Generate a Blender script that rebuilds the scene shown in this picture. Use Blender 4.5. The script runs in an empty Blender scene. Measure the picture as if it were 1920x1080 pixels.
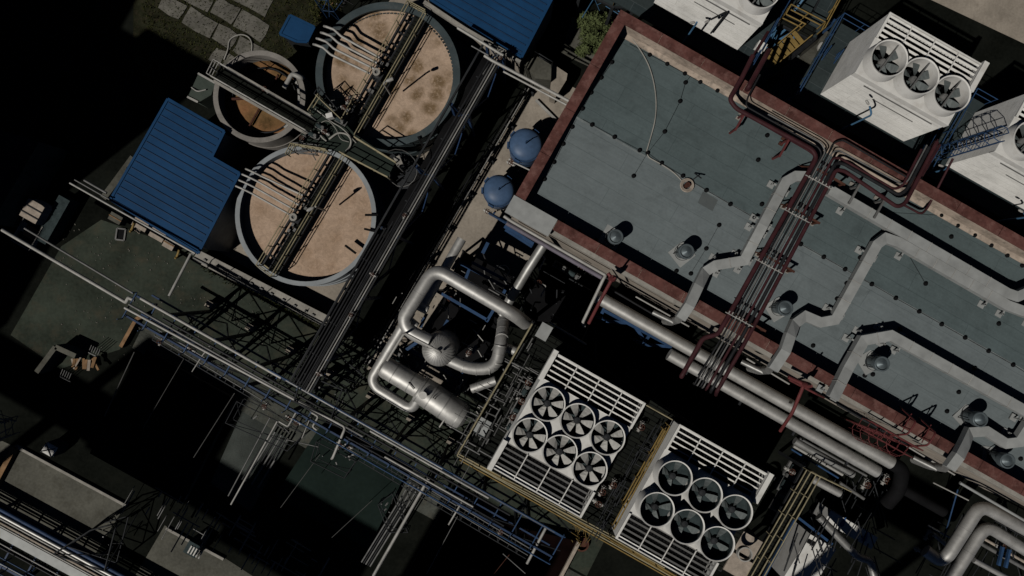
import bpy, bmesh, math, random
from mathutils import Vector, Matrix
random.seed(11)
# ---------------------------------------------------------------- camera, sky, sun
H = 45.0          # camera height over the yard
S = 30.0          # photo pixels per metre at ground level
scn = bpy.context.scene
cam = bpy.data.cameras.new("camera"); cam_o = bpy.data.objects.new("camera", cam)
scn.collection.objects.link(cam_o); scn.camera = cam_o
cam_o.location = (0, 0, H); cam_o.rotation_euler = (0, 0, 0)
cam.sensor_width = 36.0; cam.lens = 36.0 * H / (1920.0 / S); cam.clip_end = 2000; cam.clip_start = .1
SUN_EL = math.radians(52); SUN_SH = math.radians(38)      # shadows run towards the upper right
w = bpy.data.worlds.new("World"); scn.world = w; w.use_nodes = True
nt = w.node_tree; bg = nt.nodes["Background"]
sky = nt.nodes.new("ShaderNodeTexSky"); sky.sky_type = 'NISHITA'; sky.sun_disc = False
sky.sun_elevation = SUN_EL; sky.air_density = .16; sky.dust_density = .0; sky.ozone_density = 1.0
dsun = Vector((-math.cos(SUN_SH) * math.cos(SUN_EL), -math.sin(SUN_SH) * math.cos(SUN_EL), math.sin(SUN_EL)))
sky.sun_rotation = math.atan2(dsun.x, dsun.y)
nt.links.new(sky.outputs[0], bg.inputs[0]); bg.inputs[1].default_value = .05
sun = bpy.data.lights.new("sun", 'SUN'); sun.energy = 5.0; sun.angle = math.radians(.5); sun.color = (1, .955, .89)
sun_o = bpy.data.objects.new("sun", sun); scn.collection.objects.link(sun_o); sun_o.location = (-30, -20, 60)
sun_o.rotation_euler = dsun.to_track_quat('Z', 'Y').to_euler()
scn.view_settings.view_transform = 'Standard'; scn.view_settings.look = 'None'
scn.view_settings.gamma = 1.0; scn.view_settings.exposure = -.77
scn.cycles.max_bounces = 4; scn.cycles.diffuse_bounces = 0

# ---------------------------------------------------------------- helpers
UA = math.radians(29.5)
U = Vector((math.cos(UA), -math.sin(UA), 0)); V = Vector((-math.sin(UA), -math.cos(UA), 0)); Z = Vector((0, 0, 1))
def P(x, y, z=0.0):
    k = (H - z) / (H * S); return Vector(((x - 960) * k, (540 - y) * k, z))
COL = scn.collection
ORI = {}
class MB:
    def __init__(s): s.v = []; s.f = []; s.sm = []
    def add(s, vs, fs, smooth=False):
        b = len(s.v); s.v += [Vector(v) for v in vs]
        for f in fs: s.f.append([b + i for i in f]); s.sm.append(smooth)
        return s
    def hexa(s, b, t):
        n = len(b)
        return s.add(list(b) + list(t), [list(range(n))[::-1], list(range(n, 2 * n))] + [[i, (i + 1) % n, n + (i + 1) % n, n + i] for i in range(n)])
    def box(s, c, sx, sy, sz, ang=0.0):
        c = Vector(c); R = Matrix.Rotation(ang, 3, 'Z'); q = [(-1, -1), (1, -1), (1, 1), (-1, 1)]
        return s.hexa([c + R @ Vector((a * sx / 2, b * sy / 2, -sz / 2)) for a, b in q], [c + R @ Vector((a * sx / 2, b * sy / 2, sz / 2)) for a, b in q])
    def ubox(s, c, sx, sy, sz): return s.box(c, sx, sy, sz, -UA)          # aligned with the plant's grid
    def prism(s, pts, z0, z1): return s.hexa([Vector((p.x, p.y, z0)) for p in pts], [Vector((p.x, p.y, z1)) for p in pts])
    def beam(s, p, q, w, h=None):
        p = Vector(p); q = Vector(q); h = h or w; d = (q - p).normalized()
        up = Z if abs(d.z) < .95 else U
        sd = d.cross(up).normalized(); up = sd.cross(d)
        c = [(-1, -1), (1, -1), (1, 1), (-1, 1)]
        return s.hexa([p + sd * a * w / 2 + up * b * h / 2 for a, b in c], [q + sd * a * w / 2 + up * b * h / 2 for a, b in c])
    def tube(s, pts, r, n=10, fil=0.0, cap=True, closed=False):
        pts = [Vector(p) for p in pts]
        if fil > 0 and len(pts) > 2:
            o = [pts[0]]
            for i in range(1, len(pts) - 1):
                a, b, c = pts[i - 1], pts[i], pts[i + 1]
                f = min(fil, (a - b).length * .49, (c - b).length * .49)
                p0 = b + (a - b).normalized() * f; p1 = b + (c - b).normalized() * f
                for k in range(7):
                    t = k / 6; o.append(p0 * (1 - t) ** 2 + b * 2 * t * (1 - t) + p1 * t * t)
            o.append(pts[-1]); pts = o
        q = [pts[0]]
        for p in pts[1:]:
            if (p - q[-1]).length > 1e-4: q.append(p)
        pts = q; m = len(pts)
        if m < 2: return s
        rad = r if callable(r) else (lambda t: r)
        t0 = (pts[1] - pts[0]).normalized(); ref = Z if abs(t0.z) < .9 else Vector((1, 0, 0))
        nx = t0.cross(ref).normalized(); vs = []
        for i, p in enumerate(pts):
            if i == 0: t = t0
            elif i == m - 1: t = (pts[-1] - pts[-2]).normalized()
            else: t = ((pts[i + 1] - p).normalized() + (p - pts[i - 1]).normalized()).normalized()
            nx = (nx - t * nx.dot(t)).normalized(); ny = t.cross(nx); rr = rad(i / (m - 1))
            vs += [p + (nx * math.cos(2 * math.pi * k / n) + ny * math.sin(2 * math.pi * k / n)) * rr for k in range(n)]
        fs = [[i * n + k, i * n + (k + 1) % n, (i + 1) * n + (k + 1) % n, (i + 1) * n + k] for i in range(m - 1) for k in range(n)]
        b = len(s.v); s.add(vs, fs, True)
        if cap:
            s.add(vs[:n], [list(range(n))[::-1]]); s.add(vs[-n:], [list(range(n))])
        return s
    def lathe(s, c, prof, n=32, smooth=True, ax=None, a0=0.0, cap=True):
        c = Vector(c)
        if ax is None: X, Y, A = Vector((1, 0, 0)), Vector((0, 1, 0)), Z
        else:
            A = Vector(ax).normalized(); X = A.cross(Z if abs(A.z) < .9 else U).normalized(); Y = A.cross(X)
        ring = lambda r, z: [c + X * r * math.cos(a0 + 2 * math.pi * k / n) + Y * r * math.sin(a0 + 2 * math.pi * k / n) + A * z for k in range(n)]
        groups = [[prof[0], prof[1]]]
        for p, q, r in zip(prof, prof[1:], prof[2:]):
            a1 = math.atan2(q[1] - p[1], q[0] - p[0]); a2 = math.atan2(r[1] - q[1], r[0] - q[0]); d = abs((a2 - a1 + math.pi) % (2 * math.pi) - math.pi)
            if d > .6: groups.append([q, r])
            else: groups[-1].append(r)
        for g in groups:
            s.add([v for r, z in g for v in ring(r, z)], [[i * n + k, i * n + (k + 1) % n, (i + 1) * n + (k + 1) % n, (i + 1) * n + k] for i in range(len(g) - 1) for k in range(n)], smooth)
        if cap and prof[0] != prof[-1]:
            for r, z in (prof[0], prof[-1]):
                if r > 1e-6: s.add(ring(r, z), [list(range(n))])
        return s
    def cyl(s, c, r, h, n=16, ax=None): return s.lathe(c, [(r, 0), (r, h)], n, True, ax)
    def rail(s, pts, h=1.05, r=.025, gap=1.3, mids=1, toe=0):
        pts = [Vector(p) for p in pts]
        for a, b in zip(pts, pts[1:]):
            for k in range(mids + 1):
                zz = Z * h * (k + 1) / (mids + 1); s.tube([a + zz, b + zz], r, 5)
            n = max(1, int((b - a).length / gap + .5))
            for i in range(n + 1):
                p = a.lerp(b, i / n); s.tube([p, p + Z * h], r, 5)
            if toe: s.beam(a + Z * toe / 2, b + Z * toe / 2, .012, toe)
        return s
    def build(s, name, mat, parent=None, origin=None):
        me = bpy.data.meshes.new(name); o = bpy.data.objects.new(name, me); COL.objects.link(o)
        if origin is None: origin = ORI[parent.name] if parent else s.base()
        me.from_pydata([v - origin for v in s.v], [], s.f)
        me.polygons.foreach_set("use_smooth", s.sm)
        bm = bmesh.new(); bm.from_mesh(me); bmesh.ops.recalc_face_normals(bm, faces=bm.faces); bm.to_mesh(me); bm.free()
        me.materials.append(mat); ORI[o.name] = origin
        if parent: o.parent = parent
        else: o.location = origin
        return o
    def base(s):
        xs = [v.x for v in s.v]; ys = [v.y for v in s.v]; zs = [v.z for v in s.v]
        return Vector(((min(xs) + max(xs)) / 2, (min(ys) + max(ys)) / 2, min(zs)))
def thing(name, label, cat, loc=(0, 0, 0), group=None, rot=0.0):
    o = bpy.data.objects.new(name, None); COL.objects.link(o); o.location = loc; o.rotation_euler = (0, 0, rot); o.empty_display_size = .3
    o["label"] = label; o["category"] = cat
    if group: o["group"] = group
    ORI[o.name] = Vector(loc) if rot == 0 else Vector((0, 0, 0))
    return o
def local(o): ORI[o.name] = Vector((0, 0, 0)); return o          # the parts of o are written in its own coordinates
def tag(o, label, cat, group=None):
    o["label"] = label; o["category"] = cat
    if group: o["group"] = group
    return o
class Tangle:
    """clutter of separate pipes scattered over one area: one thing, every pipe a part of its own"""
    def __init__(s): s.q = []
    def beam(s, p, q, w): s.q.append((p, q, w))
def single(name, label, cat, mb, mat, group=None):
    if isinstance(mb, Tangle):
        o = thing(name, label, cat, Vector((mb.q[0][0].x, mb.q[0][0].y, 0)), group)
        for p, q, w_ in mb.q:
            m1 = MB(); m1.tube([p, q], w_ / 2, 6); m1.build("pipe", mat, o)
        return o
    return tag(mb.build(name, mat), label, cat, group)
def struct(name, mb, mat, kind="structure"):
    o = mb.build(name, mat); o["kind"] = kind; return o
def kids(o): return [c for c in bpy.data.objects if c.parent == o]
def copy_tree(o, parent=None):
    c = o.copy(); COL.objects.link(c)
    if parent: c.parent = parent
    for ch in kids(o): copy_tree(ch, c)
    return c
def dup(root, loc, rot=None, label=None, group=None):
    c = copy_tree(root); c.location = loc
    if rot is not None: c.rotation_euler = (0, 0, rot)
    if label: c["label"] = label
    if group: c["group"] = group
    return c
# ---------------------------------------------------------------- materials
def nodes(name):
    m = bpy.data.materials.new(name); m.use_nodes = True; t = m.node_tree
    return m, t, t.nodes["Principled BSDF"], t.nodes.new, t.links.new
def M(name, col, rough=.7, metal=0.0, var=.3, scale=1.2, bump=.08, fine=14.0, spec=.3, dirt=None, dirt_amt=.5, k=.62):
    spec = spec * (.05 if rough >= .7 else .5 if metal < .5 else 1)
    col = tuple(c * k for c in col); dirt = dirt and tuple(c * k for c in dirt)
    m, t, b, N, L = nodes(name)
    tc = N("ShaderNodeTexCoord"); geo = N("ShaderNodeNewGeometry")
    n1 = N("ShaderNodeTexNoise"); n1.inputs["Scale"].default_value = scale; n1.inputs["Detail"].default_value = 6
    n2 = N("ShaderNodeTexNoise"); n2.inputs["Scale"].default_value = fine; n2.inputs["Detail"].default_value = 3
    L(geo.outputs["Position"], n1.inputs["Vector"]); L(tc.outputs["Object"], n2.inputs["Vector"])
    ad = N("ShaderNodeMath"); ad.operation = 'MULTIPLY_ADD'; L(n2.outputs[0], ad.inputs[0]); ad.inputs[1].default_value = .45; L(n1.outputs[0], ad.inputs[2])
    mr = N("ShaderNodeMapRange"); L(ad.outputs[0], mr.inputs[0]); mr.inputs[1].default_value = .48; mr.inputs[2].default_value = .98
    mr.inputs[3].default_value = 1 - var; mr.inputs[4].default_value = 1 + var * .6
    mx = N("ShaderNodeMix"); mx.data_type = 'RGBA'; mx.blend_type = 'MULTIPLY'; mx.inputs[0].default_value = 1; mx.inputs[6].default_value = (*col, 1)
    L(mr.outputs[0], mx.inputs[7]); out = mx.outputs[2]
    if dirt:
        n3 = N("ShaderNodeTexNoise"); n3.inputs["Scale"].default_value = scale * 2.3; n3.inputs["Detail"].default_value = 9; n3.inputs["Roughness"].default_value = .7
        L(geo.outputs["Position"], n3.inputs["Vector"])
        r3 = N("ShaderNodeMapRange"); L(n3.outputs[0], r3.inputs[0]); r3.inputs[1].default_value = .5; r3.inputs[2].default_value = .72; r3.inputs[4].default_value = dirt_amt
        m2 = N("ShaderNodeMix"); m2.data_type = 'RGBA'; L(r3.outputs[0], m2.inputs[0]); L(out, m2.inputs[6]); m2.inputs[7].default_value = (*dirt, 1); out = m2.outputs[2]
    L(out, b.inputs["Base Color"]); b.inputs["Roughness"].default_value = rough; b.inputs["Metallic"].default_value = metal; b.inputs["Specular IOR Level"].default_value = spec
    if bump:
        bp = N("ShaderNodeBump"); bp.inputs["Strength"].default_value = bump; bp.inputs["Distance"].default_value = .05; L(ad.outputs[0], bp.inputs["Height"]); L(bp.outputs[0], b.inputs["Normal"])
    return m
def brick_mat(name, c1, c2, mortar, bw, rh, ms, rough=.8, rot=UA, off=(0, 0), var=.25, xz=False, spec=.2, k=.62):
    spec = spec * .1
    c1, c2, mortar = (tuple(c * k for c in q) for q in (c1, c2, mortar))
    m, t, b, N, L = nodes(name)
    tc = N("ShaderNodeTexCoord"); geo = N("ShaderNodeNewGeometry"); mp = N("ShaderNodeMapping"); mp.inputs["Rotation"].default_value = (0, 0, rot); mp.inputs["Location"].default_value = (off[0], off[1], 0)
    src = geo.outputs["Position"]
    if xz:
        sp = N("ShaderNodeSeparateXYZ"); L(tc.outputs["Object"], sp.inputs[0]); ad = N("ShaderNodeMath"); L(sp.outputs[0], ad.inputs[0]); L(sp.outputs[1], ad.inputs[1])
        cb = N("ShaderNodeCombineXYZ"); L(ad.outputs[0], cb.inputs[0]); L(sp.outputs[2], cb.inputs[1]); src = cb.outputs[0]
    L(src, mp.inputs[0])
    br = N("ShaderNodeTexBrick"); br.inputs["Color1"].default_value = (*c1, 1); br.inputs["Color2"].default_value = (*c2, 1); br.inputs["Mortar"].default_value = (*mortar, 1)
    br.inputs["Scale"].default_value = 1; br.inputs["Brick Width"].default_value = bw; br.inputs["Row Height"].default_value = rh; br.inputs["Mortar Size"].default_value = ms; br.inputs["Mortar Smooth"].default_value = .4
    dn = N("ShaderNodeTexNoise"); dn.inputs["Scale"].default_value = 2.2; L(geo.outputs["Position"], dn.inputs["Vector"])
    dm = N("ShaderNodeMix"); dm.data_type = 'RGBA'; dm.blend_type = 'LINEAR_LIGHT'; dm.inputs[0].default_value = .03; L(mp.outputs[0], dm.inputs[6]); L(dn.outputs["Color"], dm.inputs[7])
    L(dm.outputs[2] if not xz else mp.outputs[0], br.inputs["Vector"])
    n1 = N("ShaderNodeTexNoise"); n1.inputs["Scale"].default_value = .45; n1.inputs["Detail"].default_value = 8; n1.inputs["Roughness"].default_value = .65; L(geo.outputs["Position"], n1.inputs["Vector"])
    n2 = N("ShaderNodeTexNoise"); n2.inputs["Scale"].default_value = 9; n2.inputs["Detail"].default_value = 4; L(geo.outputs["Position"], n2.inputs["Vector"])
    ad2 = N("ShaderNodeMath"); ad2.operation = 'MULTIPLY_ADD'; L(n2.outputs[0], ad2.inputs[0]); ad2.inputs[1].default_value = .5; L(n1.outputs[0], ad2.inputs[2])
    mr = N("ShaderNodeMapRange"); L(ad2.outputs[0], mr.inputs[0]); mr.inputs[1].default_value = .5; mr.inputs[2].default_value = 1.0; mr.inputs[3].default_value = 1 - var; mr.inputs[4].default_value = 1 + var * .6
    mx = N("ShaderNodeMix"); mx.data_type = 'RGBA'; mx.blend_type = 'MULTIPLY'; mx.inputs[0].default_value = 1; L(br.outputs["Color"], mx.inputs[6]); L(mr.outputs[0], mx.inputs[7])
    n5 = N("ShaderNodeTexNoise"); n5.inputs["Scale"].default_value = .9; n5.inputs["Detail"].default_value = 12; n5.inputs["Roughness"].default_value = .6; n5.inputs["Distortion"].default_value = .8; L(mp.outputs[0], n5.inputs["Vector"])
    r5 = N("ShaderNodeMapRange"); L(n5.outputs[0], r5.inputs[0]); r5.inputs[1].default_value = .52; r5.inputs[2].default_value = .66; r5.inputs[3].default_value = 1; r5.inputs[4].default_value = .86
    sx = N("ShaderNodeMapping"); sx.inputs["Scale"].default_value = (.35, 6, 1); L(mp.outputs[0], sx.inputs[0]); n6 = N("ShaderNodeTexNoise"); n6.inputs["Scale"].default_value = 1.3; n6.inputs["Detail"].default_value = 6; L(sx.outputs[0], n6.inputs["Vector"])
    r6 = N("ShaderNodeMapRange"); L(n6.outputs[0], r6.inputs[0]); r6.inputs[1].default_value = .35; r6.inputs[2].default_value = .65; r6.inputs[3].default_value = .95; r6.inputs[4].default_value = 1.04
    m5 = N("ShaderNodeMath"); m5.operation = 'MULTIPLY'; L(r5.outputs[0], m5.inputs[0]); L(r6.outputs[0], m5.inputs[1])
    mz = N("ShaderNodeMix"); mz.data_type = 'RGBA'; mz.blend_type = 'MULTIPLY'; mz.inputs[0].default_value = 1; L(mx.outputs[2], mz.inputs[6]); L(m5.outputs[0], mz.inputs[7])
    L(mz.outputs[2], b.inputs["Base Color"]); b.inputs["Roughness"].default_value = rough; b.inputs["Specular IOR Level"].default_value = spec
    bp = N("ShaderNodeBump"); bp.inputs["Strength"].default_value = .25; bp.inputs["Distance"].default_value = .02; bp.invert = True; L(br.outputs["Fac"], bp.inputs["Height"]); L(bp.outputs[0], b.inputs["Normal"])
    return m
def foam_mat(name, hi, lo, blotch, amt=1.0):
    m, t, b, N, L = nodes(name)
    geo = N("ShaderNodeNewGeometry")
    dn = N("ShaderNodeTexNoise"); dn.inputs["Scale"].default_value = 1.1; dn.inputs["Detail"].default_value = 5; L(geo.outputs["Position"], dn.inputs["Vector"])
    dm = N("ShaderNodeMix"); dm.data_type = 'RGBA'; dm.blend_type = 'LINEAR_LIGHT'; dm.inputs[0].default_value = .28; L(geo.outputs["Position"], dm.inputs[6]); L(dn.outputs["Color"], dm.inputs[7])
    vo = N("ShaderNodeTexVoronoi"); vo.inputs["Scale"].default_value = .95; L(dm.outputs[2], vo.inputs["Vector"])
    n1 = N("ShaderNodeTexNoise"); n1.inputs["Scale"].default_value = 5.5; n1.inputs["Detail"].default_value = 7; n1.inputs["Roughness"].default_value = .72; L(dm.outputs[2], n1.inputs["Vector"])
    n2 = N("ShaderNodeTexNoise"); n2.inputs["Scale"].default_value = .55; n2.inputs["Detail"].default_value = 5; L(geo.outputs["Position"], n2.inputs["Vector"])
    r1 = N("ShaderNodeMapRange"); L(vo.outputs["Distance"], r1.inputs[0]); r1.inputs[1].default_value = .55; r1.inputs[2].default_value = .25
    r2 = N("ShaderNodeMapRange"); L(n1.outputs[0], r2.inputs[0]); r2.inputs[1].default_value = .30; r2.inputs[2].default_value = .52
    mu = N("ShaderNodeMath"); mu.operation = 'MULTIPLY'; L(r1.outputs[0], mu.inputs[0]); L(r2.outputs[0], mu.inputs[1])
    mu2 = N("ShaderNodeMath"); mu2.operation = 'MULTIPLY'; L(mu.outputs[0], mu2.inputs[0]); mu2.inputs[1].default_value = amt
    r3 = N("ShaderNodeMapRange"); L(n2.outputs[0], r3.inputs[0]); r3.inputs[1].default_value = .35; r3.inputs[2].default_value = .65
    a = N("ShaderNodeMix"); a.data_type = 'RGBA'; L(r3.outputs[0], a.inputs[0]); a.inputs[6].default_value = (*lo, 1); a.inputs[7].default_value = (*hi, 1)
    c = N("ShaderNodeMix"); c.data_type = 'RGBA'; L(mu2.outputs[0], c.inputs[0]); L(a.outputs[2], c.inputs[6]); c.inputs[7].default_value = (*blotch, 1)
    n4 = N("ShaderNodeTexNoise"); n4.inputs["Scale"].default_value = 3.2; n4.inputs["Detail"].default_value = 9; n4.inputs["Roughness"].default_value = .75; n4.inputs["Distortion"].default_value = 1.2; L(geo.outputs["Position"], n4.inputs["Vector"])
    r4 = N("ShaderNodeMapRange"); L(n4.outputs[0], r4.inputs[0]); r4.inputs[1].default_value = .36; r4.inputs[2].default_value = .64; r4.inputs[3].default_value = .76; r4.inputs[4].default_value = 1.12
    g_ = N("ShaderNodeMix"); g_.data_type = 'RGBA'; g_.blend_type = 'MULTIPLY'; g_.inputs[0].default_value = 1; L(c.outputs[2], g_.inputs[6]); L(r4.outputs[0], g_.inputs[7])
    L(g_.outputs[2], b.inputs["Base Color"]); b.inputs["Roughness"].default_value = .9; b.inputs["Specular IOR Level"].default_value = .02
    bp = N("ShaderNodeBump"); bp.inputs["Strength"].default_value = .3; bp.inputs["Distance"].default_value = .06; L(n1.outputs[0], bp.inputs["Height"]); L(bp.outputs[0], b.inputs["Normal"])
    return m
m_ground = M("shade_black_ground", (.0075, .0085, .007), .95, k=1, spec=.03, var=.5, scale=.35, fine=5, bump=.1, dirt=(.012, .0125, .010), dirt_amt=.5)  # shade put into the colour: near-black even where sun falls
m_pale = M("pale_concrete", (.34, .30, .25), .9, k=.78, var=.3, scale=.5, fine=7, dirt=(.12, .10, .08), dirt_amt=.45)
m_mid = M("worn_concrete", (.15, .148, .125), .9, var=.4, scale=.5, fine=6, dirt=(.06, .055, .04), dirt_amt=.6)
m_slab = M("paving_slab", (.19, .182, .16), .9, var=.4, scale=1.0, fine=9, dirt=(.05, .055, .03), dirt_amt=.6)
m_soil = M("mossy_soil", (.03, .032, .018), .95, var=.6, scale=1.2, fine=9, dirt=(.09, .06, .045), dirt_amt=.4, bump=.4)
m_grass = M("grass_blades", (.055, .06, .022), .8, var=.5, scale=2)
m_leaf = M("bush_leaf", (.078, .096, .040), .7, k=1, var=.5, scale=2.5)
m_roof = brick_mat("roof_felt_dim_slope", (.088, .114, .117), (.092, .119, .123), (.06, .08, .083), 7.0, .98, .012, .8, var=.2, k=1)  # slope turned from the sun, part of its dimness put into the colour
m_roof2 = brick_mat("roof_felt_sun_slope", (.118, .139, .144), (.123, .144, .15), (.085, .102, .106), 7.0, .98, .012, .8, var=.16, k=1, off=(1.7, 0))  # same felt on the sunward slope, its extra light put into the colour
m_wall = M("rendered_wall", (.46, .41, .35), .9, var=.25, scale=.6, fine=6, dirt=(.2, .15, .12), dirt_amt=.5)
m_inner = M("parapet_render", (.40, .33, .27), .9, k=1, var=.4, scale=.9, fine=5, dirt=(.10, .092, .08), dirt_amt=.9)
m_coping = M("red_coping", (.10, .044, .038), .75, var=.5, scale=1.1, fine=6, spec=.15, dirt=(.20, .115, .10), dirt_amt=.6, k=1)
m_blue = M("blue_sheet", (.0085, .042, .108), .6, k=1, var=.2, scale=.5, fine=3, bump=.03, spec=.15)
m_bluetank = M("blue_tank_paint", (.05, .09, .165), .45, k=1, var=.25, scale=1.2, fine=5, bump=.02, spec=.4)
m_bluest = M("blue_steel", (.035, .085, .19), .5, var=.35, scale=1.5, bump=.03)
m_bluelt = M("light_blue_steel", (.09, .22, .38), .5, var=.3, scale=1.5, bump=.03)
m_white = M("white_panel", (.58, .575, .55), .7, k=1, var=.14, scale=.8, fine=4, bump=.02, dirt=(.33, .30, .26), dirt_amt=.5)
m_siding = brick_mat("white_siding", (.84, .835, .805), (.81, .805, .77), (.56, .55, .52), 5.2, .56, .010, .6, rot=0, xz=True, var=.2, k=1)
m_silver = M("aluminium_cladding", (.40, .396, .38), .52, .6, k=1, var=.22, scale=1.4, fine=5, bump=.04, dirt=(.24, .23, .215), dirt_amt=.5)
m_silverd = M("dull_cladding", (.27, .27, .26), .5, .6, k=1, var=.3, scale=1.4, fine=5, bump=.05, dirt=(.14, .13, .12), dirt_amt=.5)
m_duct = M("galvanised_duct", (.27, .28, .275), .55, .1, k=1, var=.2, scale=1.5, fine=3, bump=.03)
m_pipew = M("pale_pipe", (.50, .49, .46), .5, .1, var=.25, scale=2)
m_pipeg = M("grey_pipe", (.22, .22, .215), .5, .2, var=.35, scale=2)
m_dullp = M("dull_conduit", (.11, .11, .105), .6, var=.35, scale=2)
m_piped = M("dark_pipe", (.026, .027, .03), .5, .1, var=.4, scale=2)
m_piper = M("maroon_pipe", (.042, .0145, .017), .55, .0, k=1, spec=.2, var=.35, scale=2)
m_redst = M("red_steel", (.17, .045, .045), .55, var=.35, scale=2)
m_rust = M("rusty_steel", (.12, .055, .04), .8, var=.4, scale=3)
m_steel = M("dark_steel", (.035, .038, .042), .6, .1, var=.4, scale=2)
m_grate = brick_mat("grating", (.016, .018, .016), (.022, .024, .02), (.006, .006, .006), 1.0, .25, .03, .8, spec=.08)
m_dteal = brick_mat("teal_deck", (.045, .062, .066), (.055, .07, .072), (.09, .11, .115), 1.9, .95, .018, .6)
m_cream = M("cream_rail", (.42, .37, .235), .6, var=.3, scale=3)
m_yellow = M("yellow_rail", (.48, .33, .11), .6, k=.42, var=.3, scale=3)
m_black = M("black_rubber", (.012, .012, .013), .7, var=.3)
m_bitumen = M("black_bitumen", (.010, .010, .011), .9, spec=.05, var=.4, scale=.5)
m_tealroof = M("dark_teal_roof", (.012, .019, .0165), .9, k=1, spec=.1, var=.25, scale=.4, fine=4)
m_tankd = M("dark_tank_paint", (.075, .10, .108), .5, var=.3, scale=.7, dirt=(.20, .20, .19), dirt_amt=.35)
m_tankl = M("light_tank_paint", (.30, .325, .34), .7, k=.8, var=.2, scale=.7, dirt=(.22, .21, .2), dirt_amt=.4)
m_tankc = M("concrete_tank", (.33, .31, .285), .8, var=.3, scale=.8, dirt=(.15, .14, .12), dirt_amt=.5)
m_foam = foam_mat("froth", (.42, .315, .235), (.345, .255, .185), (.17, .115, .066), 1.0)
m_foam2 = foam_mat("smooth_froth", (.42, .31, .23), (.34, .245, .175), (.24, .155, .095), .4)
m_sludge = foam_mat("brown_water", (.23, .115, .055), (.15, .095, .042), (.07, .045, .02), .8)
m_cap = M("vent_cap_metal", (.16, .195, .21), .45, .3, var=.25, scale=3)
m_blade = M("fan_blade_paint", (.34, .335, .315), .55, k=1, var=.2, scale=3)
m_bladed = M("dark_fan_blade", (.10, .115, .115), .6, k=1, var=.2, scale=3)
m_wood = M("timber", (.36, .22, .12), .8, var=.35, scale=3)
m_tarp = M("pale_tarp", (.50, .43, .36), .8, var=.3, scale=3)
m_orange = M("orange_load", (.48, .25, .15), .8, var=.3, scale=3)
m_graywall = M("retaining_wall_face", (.14, .14, .115), .9, var=.4, scale=1, dirt=(.035, .04, .025), dirt_amt=.8)
m_whitew = M("white_wall_top", (.42, .40, .36), .85, var=.3, scale=1.2, dirt=(.18, .17, .15), dirt_amt=.5)
m_bluelogo = M("blue_emblem_paint", (.05, .15, .40), .5)
m_lampglass = M("lamp_lens", (.62, .60, .55), .3)
m_ddark = M("dark_cabinet", (.055, .075, .078), .7, var=.4, scale=3)
m_patch = M("membrane_patch", (.12, .135, .137), .8, var=.15)
m_ropes = M("white_hose", (.45, .44, .40), .7)
m_dgreen = M("green_deck", (.022, .034, .026), .6, var=.4)
m_hall = M("caster_grey", (.10, .10, .105), .8)
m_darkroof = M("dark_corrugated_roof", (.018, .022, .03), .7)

# ---------------------------------------------------------------- ground
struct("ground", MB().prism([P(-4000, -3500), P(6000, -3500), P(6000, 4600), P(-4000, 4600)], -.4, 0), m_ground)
def sheet(name, pts, z, m): return struct(name, MB().prism([P(*p, 0) for p in pts], .0, z), m)
sheet("concrete_road", [(1012, 128), (1160, 212), (842, 775), (688, 692)], .008, m_pale)
sheet("tank_pavement", [(393, 462), (655, 612), (990, 20), (800, -90), (640, 120), (560, 240), (470, 330)], .012, m_pale)
sheet("front_yard", [(20, 628), (115, 462), (190, 412), (372, 476), (660, 625), (880, 745), (1140, 1000), (1100, 1080), (700, 860), (250, 600), (225, 655), (112, 692)], .006, M("front_yard_concrete", (.034, .041, .032), .9, k=1, spec=.1, var=.5, scale=.4, fine=5, dirt=(.062, .052, .036), dirt_amt=.55))  # lighter sheet, its left outline traces the sun patch in colour
sheet("side_yard", [(-40, 806), (28, 838), (236, 946), (150, 1085), (-120, 930)], .008, m_mid)
sheet("lower_yard", [(309, 985), (420, 1045), (520, 1110), (330, 1300), (230, 1120)], .012, m_mid)
sheet("back_yard", [(1700, -30), (2100, -60), (2100, 160), (1980, 110), (1725, -10)], .008, m_pale)
sheet("mossy_verge", [(250, -120), (640, -120), (640, 90), (560, 150), (460, 120), (300, 200), (250, 100)], .006, m_soil)
sheet("teal_floor", [(470, 735), (560, 790), (470, 960), (395, 905)], .008, M("teal_grey_floor", (.075, .085, .078), .85, var=.5, scale=.6))
sheet("rear_floor", [(1080, 12), (1200, 70), (1160, 150), (1050, 100)], .01, m_mid)
sheet("walkway_floor", [(1420, 60), (1560, 140), (1480, 260), (1360, 190)], .008, M("grey_floor", (.13, .145, .145), .85, var=.3))
mb = MB(); o_ = P(395, -70)
for row, (v0, v1) in enumerate(((0, 1.5), (1.62, 2.9), (3.05, 4.25), (4.4, 5.5))):
    u = -2.6 + row * .55; k = 0
    while u < 4.6 - row * .1:
        L_ = (1.5, 2.3, .85, 2.6, 1.7, 2.1)[(k + row * 2) % 6]; e = .06 + random.random() * .1; k += 1
        if not (row == 3 and u < 1.0):
            pts = []
            for (a_, b_) in ((u, v0), (u + L_ * .5, v0), (u + L_ - e, v0), (u + L_ - e, (v0 + v1) / 2), (u + L_ - e, v1 - e), (u + L_ * .5, v1 - e), (u, v1 - e), (u, (v0 + v1) / 2)):
                pts.append(o_ + U * (a_ + random.uniform(-.07, .07)) + V * (b_ + random.uniform(-.07, .07)))
            mb.prism(pts, .0, .05 + random.random() * .03)
        u += L_ + .04
struct("slab_pavement", mb, m_slab)
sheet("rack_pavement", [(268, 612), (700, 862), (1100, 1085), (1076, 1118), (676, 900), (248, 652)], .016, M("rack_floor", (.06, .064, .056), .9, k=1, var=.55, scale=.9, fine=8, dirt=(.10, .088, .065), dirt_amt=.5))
mb = MB()
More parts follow.
